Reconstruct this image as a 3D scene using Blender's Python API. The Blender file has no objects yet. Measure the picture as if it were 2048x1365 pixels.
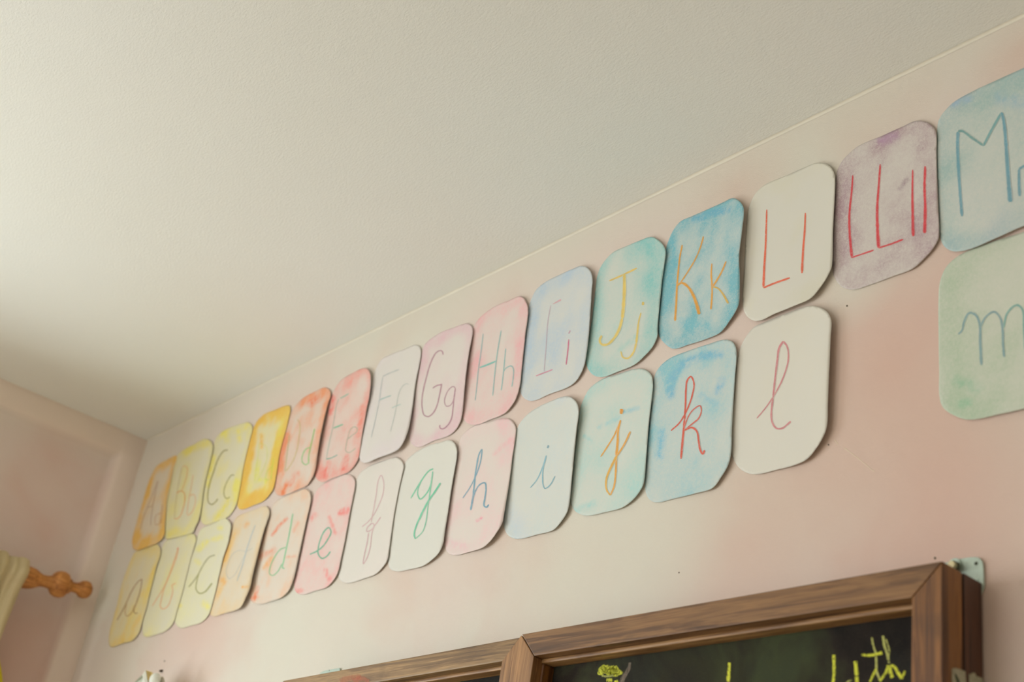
import bpy, bmesh, math, random
from mathutils import Vector, Matrix, noise
from mathutils.geometry import delaunay_2d_cdt

scene = bpy.context.scene
# ------------------------------------------------------------------ camera
PW, PH = 2048.0, 1365.0
F = 2616.0                                   # focal length in pixels
AX = Vector((0.64940355, 0.27329744, 0.7096362))      # world x, y, z seen by the camera
AY = Vector((0.74481963, -0.41679026, -0.52108502))
AZ = Vector((0.15335825, 0.86694544, -0.47422237))
CAM = Vector((3.96, -1.5, 1.25))
CEIL = 2.838
rot = Matrix((AX, AY, AZ))                   # rows = world axes, columns = camera axes
cd = bpy.data.cameras.new('camera')
cam = bpy.data.objects.new('camera', cd)
scene.collection.objects.link(cam)
cam.matrix_world = Matrix.Translation(CAM) @ rot.to_4x4()
cd.sensor_width = 36.0
cd.lens = F * 36.0 / PW
cd.clip_start = 0.02
cd.dof.use_dof = True
cd.dof.focus_distance = 2.42
cd.dof.aperture_fstop = 3.4
scene.camera = cam
scene.view_settings.view_transform = 'Standard'
scene.view_settings.look = 'None'
scene.view_settings.gamma = 1.0
scene.view_settings.exposure = 0.10
scene.view_settings.use_curve_mapping = False

# ------------------------------------------------------------------ light
world = bpy.data.worlds.new('world'); scene.world = world; world.use_nodes = True
bg = world.node_tree.nodes['Background']
bg.inputs[0].default_value = (0.80, 0.90, 1.0, 1); bg.inputs[1].default_value = 1.2

def area(name, loc, rotv, sx, sy, power, col):
    l = bpy.data.lights.new(name, 'AREA'); l.shape = 'RECTANGLE'; l.size = sx; l.size_y = sy
    l.energy = power; l.color = col
    o = bpy.data.objects.new(name, l); o.location = loc; o.rotation_euler = rotv
    scene.collection.objects.link(o); return o
# daylight from the near left window; the two lamps after it are added fill
area('window_daylight', (-0.26, -1.62, 1.50), (0, math.radians(-90), 0), 1.28, 1.30, 37, (0.84, 0.97, 1.0))
area('window_daylight', (-0.26, -3.75, 1.50), (0, math.radians(-90), 0), 1.28, 1.30, 54, (1.0, 0.98, 0.93))  # added fill light, set in an invented second left window
area('window_daylight', (1.4, -5.27, 1.50), (math.radians(90), 0, 0), 1.8, 1.30, 22, (0.98, 0.99, 0.98))  # added fill light behind the camera, no window known there

# ------------------------------------------------------------------ helpers
def lin(c):
    return tuple(((v / 255.0) / 12.92 if v / 255.0 <= 0.04045 else ((v / 255.0 + 0.055) / 1.055) ** 2.4) for v in c)

def ray(px, py):
    c = Vector((px - PW / 2, -(py - PH / 2), -F))
    return rot @ c
def onY(px, py, off=0.0):                    # point on the plane y = -off
    r = ray(px, py); return CAM + r * ((-off - CAM.y) / r.y)
def onX(px, py, x=0.0):
    r = ray(px, py); return CAM + r * ((x - CAM.x) / r.x)

def link(name, me, parent=None, mats=()):
    o = bpy.data.objects.new(name, me); scene.collection.objects.link(o)
    for m in mats: me.materials.append(m)
    if parent is not None:
        o.parent = parent
        o.matrix_parent_inverse = Matrix.Identity(4)
    return o

def set_origin(o, org):
    o.data.transform(Matrix.Translation(-Vector(org))); o.location = org

def tag(o, label=None, cat=None, group=None, kind=None):
    if label: o['label'] = label
    if cat: o['category'] = cat
    if group: o['group'] = group
    if kind: o['kind'] = kind
    return o

def bm_box(bm, lo, hi, bev=0.0):
    lo, hi = Vector(lo), Vector(hi)
    r = bmesh.ops.create_cube(bm, size=1.0)
    for v in r['verts']:
        v.co = Vector((lo[i] + (v.co[i] + 0.5) * (hi[i] - lo[i]) for i in range(3)))
    if bev > 0:
        es = list({e for v in r['verts'] for e in v.link_edges})
        bmesh.ops.bevel(bm, geom=es, offset=bev, segments=2, affect='EDGES', profile=0.7)

def bm_obj(name, bm, mats, parent=None, smooth=False):
    me = bpy.data.meshes.new(name); bmesh.ops.recalc_face_normals(bm, faces=bm.faces)
    bm.to_mesh(me); bm.free()
    if smooth:
        for p in me.polygons: p.use_smooth = True
    return link(name, me, parent, mats)

def poly_obj(name, verts, faces, mats, parent=None, smooth=False):
    me = bpy.data.meshes.new(name); me.from_pydata([tuple(v) for v in verts], [], faces); me.update()
    if smooth:
        for p in me.polygons: p.use_smooth = True
    return link(name, me, parent, mats)

def catmull(pts, closed=False, n=8):
    out = []; L = len(pts)
    if L == 2 and not closed:
        return [tuple(pts[0][k] + (pts[1][k] - pts[0][k]) * i / n for k in range(2)) for i in range(n + 1)]
    rng = range(L if closed else L - 1)
    for i in rng:
        if closed:
            p0, p1, p2, p3 = pts[(i - 1) % L], pts[i], pts[(i + 1) % L], pts[(i + 2) % L]
        else:
            p1, p2 = pts[i], pts[i + 1]
            p0 = pts[i - 1] if i > 0 else (2 * p1[0] - p2[0], 2 * p1[1] - p2[1])
            p3 = pts[i + 2] if i + 2 < L else (2 * p2[0] - p1[0], 2 * p2[1] - p1[1])
        # centripetal-like damping for uneven spacing
        d1 = math.hypot(p2[0] - p1[0], p2[1] - p1[1]) + 1e-6
        d0 = math.hypot(p1[0] - p0[0], p1[1] - p0[1]) + 1e-6
        d2 = math.hypot(p3[0] - p2[0], p3[1] - p2[1]) + 1e-6
        m1 = [((p1[k] - p0[k]) / d0 * 0.5 + (p2[k] - p1[k]) / d1 * 0.5) * d1 for k in range(2)]
        m2 = [((p2[k] - p1[k]) / d1 * 0.5 + (p3[k] - p2[k]) / d2 * 0.5) * d1 for k in range(2)]
        for j in range(n):
            t = j / n; t2 = t * t; t3 = t2 * t
            out.append(tuple((2 * t3 - 3 * t2 + 1) * p1[k] + (t3 - 2 * t2 + t) * m1[k] +
                             (-2 * t3 + 3 * t2) * p2[k] + (t3 - t2) * m2[k] for k in range(2)))
    if not closed: out.append(tuple(pts[-1][:2]))
    return out

# ------------------------------------------------------------------ materials
class NT:
    def __init__(s, name):
        s.m = bpy.data.materials.new(name); s.m.use_nodes = True
        s.t = s.m.node_tree; s.p = s.t.nodes['Principled BSDF']
    def n(s, typ, **kw):
        nd = s.t.nodes.new(typ)
        for k, v in kw.items():
            if k in ('operation', 'blend_type', 'data_type', 'attribute_name', 'noise_dimensions'): setattr(nd, k, v)
            else: nd.inputs[k].default_value = v
        return nd
    def l(s, a, b): s.t.links.new(a, b)
    def noise(s, scale, detail=2.0, rough=0.5, vec=None, dist=0.0):
        nd = s.n('ShaderNodeTexNoise'); nd.inputs['Scale'].default_value = scale
        nd.inputs['Detail'].default_value = detail; nd.inputs['Roughness'].default_value = rough
        nd.inputs['Distortion'].default_value = dist
        if vec is not None: s.l(vec, nd.inputs['Vector'])
        return nd
    def ramp(s, fac, stops):
        r = s.n('ShaderNodeValToRGB'); s.l(fac, r.inputs[0]); e = r.color_ramp.elements
        while len(e) < len(stops): e.new(0.5)
        for i, (p, c) in enumerate(stops):
            e[i].position = p; e[i].color = (*c, 1) if len(c) == 3 else c
        return r
    def mix(s, fac, a, b, mode='MIX'):
        nd = s.n('ShaderNodeMix', data_type='RGBA'); nd.blend_type = mode
        for inp, v in ((nd.inputs[0], fac), (nd.inputs[6], a), (nd.inputs[7], b)):
            if isinstance(v, bpy.types.NodeSocket): s.l(v, inp)
            elif isinstance(v, (int, float)): inp.default_value = v
            else: inp.default_value = (*v, 1)
        return nd.outputs[2]
    def math(s, op, a, b=0.0, clamp=False):
        nd = s.n('ShaderNodeMath', operation=op); nd.use_clamp = clamp
        for i, v in enumerate((a, b)):
            if isinstance(v, bpy.types.NodeSocket): s.l(v, nd.inputs[i])
            else: nd.inputs[i].default_value = v
        return nd.outputs[0]
    def bump(s, h, strength, dist):
        b = s.n('ShaderNodeBump'); b.inputs['Strength'].default_value = strength
        b.inputs['Distance'].default_value = dist; s.l(h, b.inputs['Height']); s.l(b.outputs[0], s.p.inputs['Normal'])
        return b
    def pos(s):
        return s.n('ShaderNodeNewGeometry').outputs['Position']

CREAM = lin((225, 220, 206)); PINK = lin((228, 210, 200)); ROSE = lin((221, 184, 169)); CEILC = lin((239, 238, 232))

GLAZE = []
for (gx, gy, gr, gs, gc) in ((1780, 740, .36, .95, ROSE), (1850, 930, .26, .6, ROSE), (1500, 1090, .3, .6, ROSE), (850, 1160, .25, .6, PINK), (420, 1220, .3, .6, ROSE),
                             (1300, 440, .2, .6, PINK), (1470, 380, .16, .7, ROSE), (1930, 1080, .25, .7, ROSE), (2046, 95, .10, .9, ROSE), (560, 760, .4, .5, PINK),
                             (1150, 1130, .30, 1.1, CREAM), (560, 1270, .32, 1.2, CREAM), (1700, 560, .12, 1.0, CREAM), (1300, 1090, .2, .7, CREAM)):
    gp = onY(gx, gy); GLAZE.append((gp.x, gp.z, gr, gs, gc))
def wall_mat(name, rosy=0.5, border=False):
    t = NT(name); P = t.pos()
    n1 = t.noise(1.1, 2.5, 0.5, P, 0.6); n2 = t.noise(2.6, 3.0, 0.55, P, 0.4)
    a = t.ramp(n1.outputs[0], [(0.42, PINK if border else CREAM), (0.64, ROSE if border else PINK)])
    f = t.ramp(n2.outputs[0], [(0.50, (0, 0, 0)), (0.78, (rosy, rosy, rosy))])
    c = t.mix(f.outputs[0], a.outputs[0], ROSE)
    if not border:   # hand-rubbed rosy patches and pale worn patches
        for (bx, bz, br, bs, bc) in GLAZE:
            vm = t.n('ShaderNodeVectorMath'); vm.operation = 'DISTANCE'; t.l(P, vm.inputs[0]); vm.inputs[1].default_value = (bx, 0, bz)
            wob = t.math('MULTIPLY', t.math('SUBTRACT', n2.outputs[0], 0.5), 1.2)
            d = t.math('SUBTRACT', t.math('SUBTRACT', 1.0, t.math('DIVIDE', vm.outputs['Value'], br)), wob, True)
            c = t.mix(t.math('MULTIPLY', d, bs), c, bc)
    # the pink glaze thins out towards the ceiling
    sep = t.n('ShaderNodeSeparateXYZ'); t.l(P, sep.inputs[0])
    g = t.math('DIVIDE', t.math('SUBTRACT', sep.outputs[2], CEIL - 0.16), 0.14, True)
    g = t.math('MULTIPLY', g, 0.65)
    c = t.mix(g, c, CREAM)
    if border:   # highlight along the raised margin put into the colour, paler than the field
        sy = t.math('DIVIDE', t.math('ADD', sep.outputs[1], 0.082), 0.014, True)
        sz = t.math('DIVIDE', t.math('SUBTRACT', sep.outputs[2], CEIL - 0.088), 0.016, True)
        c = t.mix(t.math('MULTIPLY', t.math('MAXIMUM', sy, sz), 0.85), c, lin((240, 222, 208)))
    t.l(c, t.p.inputs['Base Color']); t.p.inputs['Roughness'].default_value = 0.75
    fine = t.noise(330, 3.0, 0.6, P)
    mid = t.noise(38, 2.0, 0.5, P)
    h = t.math('ADD', t.math('MULTIPLY', fine.outputs[0], 0.5), mid.outputs[0])
    t.bump(h, 0.36, 0.0022)
    return t.m

def ceiling_mat():
    t = NT('ceiling_paint'); P = t.pos()
    n = t.noise(1.0, 2.0, 0.5, P)
    c = t.ramp(n.outputs[0], [(0.35, lin((237, 235, 227))), (0.65, CEILC)])
    t.l(c.outputs[0], t.p.inputs['Base Color']); t.p.inputs['Roughness'].default_value = 0.8
    mp = t.n('ShaderNodeMapping'); mp.inputs['Rotation'].default_value = (0, 0, 0.6); mp.inputs['Scale'].default_value = (1, 2.4, 1)
    t.l(P, mp.inputs[0])
    a = t.noise(110, 3.0, 0.6, mp.outputs[0], 0.4); b = t.noise(360, 2.0, 0.5, P)
    h = t.math('ADD', a.outputs[0], t.math('MULTIPLY', b.outputs[0], 0.5))
    t.bump(h, 0.32, 0.003)
    return t.m

def simple(name, col, rough=0.6, metal=0.0, var=0.06, scale=60, bump=0.0):
    t = NT(name); P = t.pos(); n = t.noise(scale, 3.0, 0.6, P)
    lo = tuple(v * (1 - var) for v in col); hi = tuple(min(1, v * (1 + var)) for v in col)
    r = t.ramp(n.outputs[0], [(0.3, lo), (0.7, hi)])
    t.l(r.outputs[0], t.p.inputs['Base Color']); t.p.inputs['Roughness'].default_value = rough
    t.p.inputs['Metallic'].default_value = metal
    if bump: t.bump(n.outputs[0], bump, 0.002)
    return t.m

def wood_mat(name, axis, dark, mid, light, seed=0.0):
    t = NT(name); P = t.pos()
    mp = t.n('ShaderNodeMapping'); sc = [26, 26, 26]; sc[axis] = 1.6
    mp.inputs['Scale'].default_value = sc; mp.inputs['Location'].default_value = (seed, seed * 1.7, seed * 0.3)
    t.l(P, mp.inputs[0])
    warp = t.noise(2.2, 2.0, 0.5, P)
    g = t.noise(1.6, 5.0, 0.62, mp.outputs[0], 0.9)
    r = t.ramp(g.outputs[0], [(0.30, dark), (0.47, mid), (0.56, light), (0.72, mid)])
    # pale scraped grain lines
    mp2 = t.n('ShaderNodeMapping'); sc2 = [120, 120, 120]; sc2[axis] = 3.5
    mp2.inputs['Scale'].default_value = sc2; t.l(P, mp2.inputs[0])
    g2 = t.noise(1.5, 3.0, 0.6, mp2.outputs[0], 1.2)
    f2 = t.ramp(g2.outputs[0], [(0.53, (0, 0, 0)), (0.62, (0.42, 0.42, 0.42))])
    c = t.mix(f2.outputs[0], r.outputs[0], tuple(min(1, v * 1.6) for v in light))
    # knots and dark stains
    k = t.noise(13, 1.0, 0.4, P); kf = t.ramp(k.outputs[0], [(0.66, (0, 0, 0)), (0.76, (0.3, 0.3, 0.3))])
    c = t.mix(kf.outputs[0], c, tuple(v * 0.5 for v in dark))
    t.l(c, t.p.inputs['Base Color']); t.p.inputs['Roughness'].default_value = 0.5
    t.bump(g2.outputs[0], 0.25, 0.001)
    return t.m

def paper_mat(name, paper, grain=0.55):
    """wax crayon rubbed on paper: colour and amount painted per vertex, tooth of the paper from noise"""
    t = NT(name); P = t.pos()
    w = t.n('ShaderNodeAttribute'); w.attribute_name = 'wash'
    d = t.n('ShaderNodeAttribute'); d.attribute_name = 'amount'
    n = t.noise(520, 2.5, 0.65, P); n2 = t.noise(150, 3.0, 0.6, P)
    g = t.math('ADD', t.math('MULTIPLY', t.math('SUBTRACT', n.outputs[0], 0.5), grain * 2.6),
               t.math('MULTIPLY', t.math('SUBTRACT', n2.outputs[0], 0.5), grain * 1.6))
    f = t.math('MULTIPLY', d.outputs['Fac'], t.math('ADD', g, 1.0), True)
    c = t.mix(f, paper, w.outputs['Color'])
    t.l(c, t.p.inputs['Base Color']); t.p.inputs['Roughness'].default_value = 0.6
    t.bump(n.outputs[0], 0.08, 0.0006)
    return t.m

_cm = {}
def stroke_mat(paper, grain, col, alpha):
    """wax line drawn over the rubbed card: same paper and wash below, line colour where the wax took"""
    key = ('s', paper, grain, col, round(alpha, 2))
    if key in _cm: return _cm[key]
    m = paper_mat('crayon_letter', paper, grain); t = NT.__new__(NT); t.m = m; t.t = m.node_tree; t.p = t.t.nodes['Principled BSDF']
    under = t.p.inputs['Base Color'].links[0].from_socket
    P = t.pos(); n = t.noise(950, 2.0, 0.6, P)
    uv = t.n('ShaderNodeUVMap'); sep = t.n('ShaderNodeSeparateXYZ'); t.l(uv.outputs[0], sep.inputs[0])
    e = t.math('ABSOLUTE', t.math('SUBTRACT', sep.outputs[1], 0.5))
    edge = t.math('SUBTRACT', 1.0, t.math('POWER', t.math('MULTIPLY', e, 2.0), 4.0), True)
    g = t.math('ADD', t.math('MULTIPLY', t.math('SUBTRACT', n.outputs[0], 0.42), 3.2), 0.85, True)
    a = t.math('MULTIPLY', t.math('MULTIPLY', edge, g), alpha, True)
    n2 = t.noise(45, 2.0, 0.5, P); hi = disp(col, 1.25)
    r = t.ramp(n2.outputs[0], [(0.35, tuple(v * 0.88 for v in hi)), (0.65, hi)])
    t.l(t.mix(a, under, r.outputs[0]), t.p.inputs['Base Color'])
    _cm[key] = m
    return m
def crayon_mat(col, alpha=1.0, prefix='crayon', grain=900):
    key = (col, round(alpha, 2), prefix)
    if key in _cm: return _cm[key]
    t = NT(prefix + '_line'); P = t.pos()
    n = t.noise(grain, 2.0, 0.6, P)
    uv = t.n('ShaderNodeUVMap'); sep = t.n('ShaderNodeSeparateXYZ'); t.l(uv.outputs[0], sep.inputs[0])
    e = t.math('ABSOLUTE', t.math('SUBTRACT', sep.outputs[1], 0.5))          # 0 centre .. 0.5 edge
    edge = t.math('SUBTRACT', 1.0, t.math('MULTIPLY', t.math('POWER', t.math('MULTIPLY', e, 2.0), 3.0), 0.75))
    g = t.math('ADD', t.math('MULTIPLY', t.math('SUBTRACT', n.outputs[0], 0.42), 5.0), 0.7, True)
    a = t.math('MULTIPLY', t.math('MULTIPLY', edge, g), alpha, True)
    n2 = t.noise(45, 2.0, 0.5, P)
    hi = disp(col, 1.3); lo = tuple(v * 0.88 for v in hi); r = t.ramp(n2.outputs[0], [(0.35, lo), (0.65, hi)])
    t.l(r.outputs[0], t.p.inputs['Base Color']); t.p.inputs['Roughness'].default_value = 0.55
    t.l(a, t.p.inputs['Alpha'])
    _cm[key] = t.m
    return t.m

# ------------------------------------------------------------------ room shell
M_wall = wall_mat('pink_glazed_plaster', 0.55); M_wall2 = wall_mat('rosy_glazed_plaster', 0.85, True)  # left wall copy is rosier: its shade and bounced pink put into the colour
M_ceil = ceiling_mat()
RX, RY = 6.6, -5.2

def quad(name, vs, mat, kind='structure'):
    o = poly_obj(name, vs, [(0, 1, 2, 3)], [mat]); tag(o, kind=kind); return o

t = 0.15
bm = bmesh.new(); bm_box(bm, (-t, RY - t, -0.12), (RX + t, t, 0.0))
tag(bm_obj('floor', bm, [simple('wooden_floor', lin((212, 200, 178)), 0.5, var=0.08, scale=8)]), kind='structure')
bm = bmesh.new(); bm_box(bm, (-t, RY - t, CEIL), (RX + t, t, CEIL + 0.12))
tag(bm_obj('ceiling', bm, [M_ceil]), kind='structure')
bm = bmesh.new(); bm_box(bm, (-t, 0.0, 0.0), (RX + t, t, CEIL))
wall_back = tag(bm_obj('wall_back', bm, [M_wall]), kind='structure')
bm = bmesh.new(); bm_box(bm, (RX, RY, 0.0), (RX + t, 0, CEIL))
tag(bm_obj('wall_right', bm, [M_wall]), kind='structure')
bm = bmesh.new()
for lo, hi in (((-t, RY - t, 0.0), (0.4, RY, CEIL)), ((2.4, RY - t, 0.0), (RX + t, RY, CEIL)), ((0.4, RY - t, 0.0), (2.4, RY, 0.85)), ((0.4, RY - t, 2.18), (2.4, RY, CEIL))): bm_box(bm, lo, hi)  # unseen opening, added for the fill lamp in this wall
tag(bm_obj('wall_front', bm, [M_wall]), kind='structure')

# left wall: a smooth raised border runs under the ceiling and down the corner, the field is set back
bm = bmesh.new()
D_ = 0.040                                   # field sits this far behind the border
def prof_grid():
    ys = [0.0, -0.060, -0.072, -0.082, -0.094, -0.55, -0.95, -2.30, -3.10, -4.45, RY]
    zs = [0.0, 0.85, 2.18, CEIL - 0.100, CEIL - 0.088, CEIL - 0.078, CEIL - 0.064, CEIL]
    def dep(y, z):
        a = min(1, max(0, (-y - 0.060) / 0.034)); b = min(1, max(0, (CEIL - 0.064 - z) / 0.036))
        s = min(a, b); return -D_ * (s * s * (3 - 2 * s))
    V = {}
    for i, y in enumerate(ys):
        for j, z in enumerate(zs):
            V[i, j] = bm.verts.new((dep(y, z), y, z))
    for i in range(len(ys) - 1):
        for j in range(len(zs) - 1):
            if (i in (6, 8)) and j == 1: continue     # window opening, and a farther one added for fill light
            f = bm.faces.new((V[i, j], V[i + 1, j], V[i + 1, j + 1], V[i, j + 1])); f.smooth = True
prof_grid()
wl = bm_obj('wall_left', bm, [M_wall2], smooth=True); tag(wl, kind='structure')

M_winframe = simple('window_frame_paint', lin((236, 232, 220)), 0.4)
for k, (y0, y1) in enumerate(((-0.95, -2.30), (-3.10, -4.45))):  # the second window is unseen, added to carry a fill lamp
    bm = bmesh.new()
    X0, X1 = -0.34, -0.042
    for lo, hi in (((X0, y1 - 0.0, 0.85), (X1, y1 + 0.05, 2.18)), ((X0, y0 - 0.05, 0.85), (X1, y0, 2.18)),
                   ((X0, y1 + 0.05, 0.85), (X1, y0 - 0.05, 0.90)), ((X0, y1 + 0.05, 2.13), (X1, y0 - 0.05, 2.18))):
        bm_box(bm, lo, hi)
    o = bm_obj('window_%d' % (k + 1), bm, [M_winframe]); tag(o, kind='structure')

# plaster fillet along the ceiling joint of the main wall (hand-smoothed, a little uneven)
def fillet():
    R = 0.005; vs = []; fs = []; N = 220; K = 6
    for i in range(N + 1):
        x = RX * i / N; r = R * (1 + 0.18 * noise.noise(Vector((x * 5, 0, 3))))
        for k in range(K + 1):
            a = math.pi / 2 * k / K
            vs.append((x, -r + r * math.sin(a) - 0.0003, CEIL - r + r * math.cos(a) * 1.0 - 0.0003) if False else
                      (x, -(r - r * math.cos(a)) - 0.0004, CEIL - (r - r * math.sin(a)) - 0.0004))
    for i in range(N):
        for k in range(K):
            a = i * (K + 1) + k; fs.append((a, a + 1, a + K + 2, a + K + 1))
    o = poly_obj('trim_1', vs, fs, [simple('fillet_paint', lin((232, 226, 210)), 0.55, var=0.03, scale=9)], smooth=True)
    tag(o, kind='structure')
fillet()

# small marks in the plaster of the main wall
M_mark = simple('old_filler', lin((232, 214, 190)), 0.6); M_hole = simple('nail_hole_shadow', lin((96, 82, 62)), 0.9)
def ridge(name, pts, w, mat, parent, off=0.0006):
    pts = catmull(pts, n=6); vs = []; fs = []
    for i, p in enumerate(pts):
        q = pts[min(i + 1, len(pts) - 1)]; r = pts[max(i - 1, 0)]
        dx, dy = q[0] - r[0], q[1] - r[1]; L = math.hypot(dx, dy) or 1; nx, ny = -dy / L, dx / L
        ww = w * (0.6 + 0.6 * noise.noise(Vector((i * 0.7, w, 1)))) * 0.5 + w * 0.2
        vs += [onY(p[0] + nx * ww, p[1] + ny * ww, 0.0002), onY(p[0], p[1], off), onY(p[0] - nx * ww, p[1] - ny * ww, 0.0002)]
    for i in range(len(pts) - 1):
        a = i * 3; fs += [(a, a + 1, a + 4, a + 3), (a + 1, a + 2, a + 5, a + 4)]
    return poly_obj(name, vs, fs, [mat], parent, True)
ridge('plaster_scratch', [(1688, 896), (1700, 905), (1722, 922), (1740, 937), (1749, 944)], 1.6, M_mark, wall_back)
ridge('plaster_scratch', [(1669, 880), (1676, 889)], 1.5, M_mark, wall_back)
def hole(px, py, r):
    vs = [onY(px + r * math.cos(a), py + r * 1.3 * math.sin(a), 0.0003) for a in [i * math.pi / 5 for i in range(10)]]
    return poly_obj('nail_hole', vs, [tuple(range(10))], [M_hole], wall_back)
for p in ((1694, 612, 1.6), (1870, 1117, 2.2), (1657, 890, 1.5), (329, 1323, 1.2), (1358, 1146, 1.3)): hole(*p)

# ------------------------------------------------------------------ alphabet cards
CR = {'c1': (260, 860, 5.4625), 'c2': (380, 830, 5.936), 'c3': (460, 760, 5.055), 'c4': (610, 720, 5.25), 'c5': (700, 670, 5.25),
      'c6': (800, 630, 5.056), 'c7': (910, 570, 4.707), 'c8': (1030, 510, 4.55), 'c9': (1160, 450, 4.266), 'c10': (1310, 380, 4.136),
      'c11': (1470, 310, 4.015), 'c12': (1650, 220, 3.592), 'c13': (1860, 120, 3.413),
      'd1': (200, 1050, 5.46), 'd2': (330, 1000, 5.055), 'd3': (440, 960, 4.875), 'd4': (560, 920, 4.707), 'd5': (660, 880, 4.55),
      'd6': (770, 860, 4.55), 'd7': (880, 820, 4.403), 'd8': (1000, 780, 4.403), 'd9': (1130, 720, 4.136), 'd10': (1280, 660, 3.79),
      'd11': (1450, 590, 3.592), 'z2': (1748, 480, 3.413), 'k3': (1600, 1245, 8.533), 'k2': (1180, 1285, 6.4), 'm1': (980, 1245, 10.24),
      'br': (1840, 1100, 11.375), 'st': (1800, 1245, 10.24), 'fl': (240, 1300, 12.8), 'cu': (0, 1080, 4.79), 'px': (0, 0, 1)}
def cv(key, pts):
    ox, oy, s = CR[key]; return [(ox + p[0] / s, oy + p[1] / s) for p in pts]
def multi(*segs):
    out = []
    for k, p in segs: out += cv(k, p)
    return out

def disp(c, k=1.34):
    """pigment that reads as the given colour under the room's daylight"""
    q = lin(c); k = min(k, 0.90 / max(q)); return tuple(v * k for v in q)
PAPER = lin((228, 225, 215))
M_edge = simple('paper_cut_edge', lin((238, 234, 222)), 0.6)

def sm(x): x = min(1, max(0, x)); return x * x * (3 - 2 * x)

def inside(p, poly):
    c = False; j = len(poly) - 1
    for i in range(len(poly)):
        a, b = poly[i], poly[j]
        if (a[1] > p[1]) != (b[1] > p[1]) and p[0] < (b[0] - a[0]) * (p[1] - a[1]) / (b[1] - a[1]) + a[0]: c = not c
        j = i
    return c
def segdist(p, pts):
    best = 1e9
    for i in range(len(pts) - 1):
        a, b = pts[i], pts[i + 1]; vx, vy = b[0] - a[0], b[1] - a[1]
        L = vx * vx + vy * vy or 1e-9; s = max(0, min(1, ((p[0] - a[0]) * vx + (p[1] - a[1]) * vy) / L))
        d = math.hypot(p[0] - a[0] - vx * s, p[1] - a[1] - vy * s)
        if d < best: best = d
    return best

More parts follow.
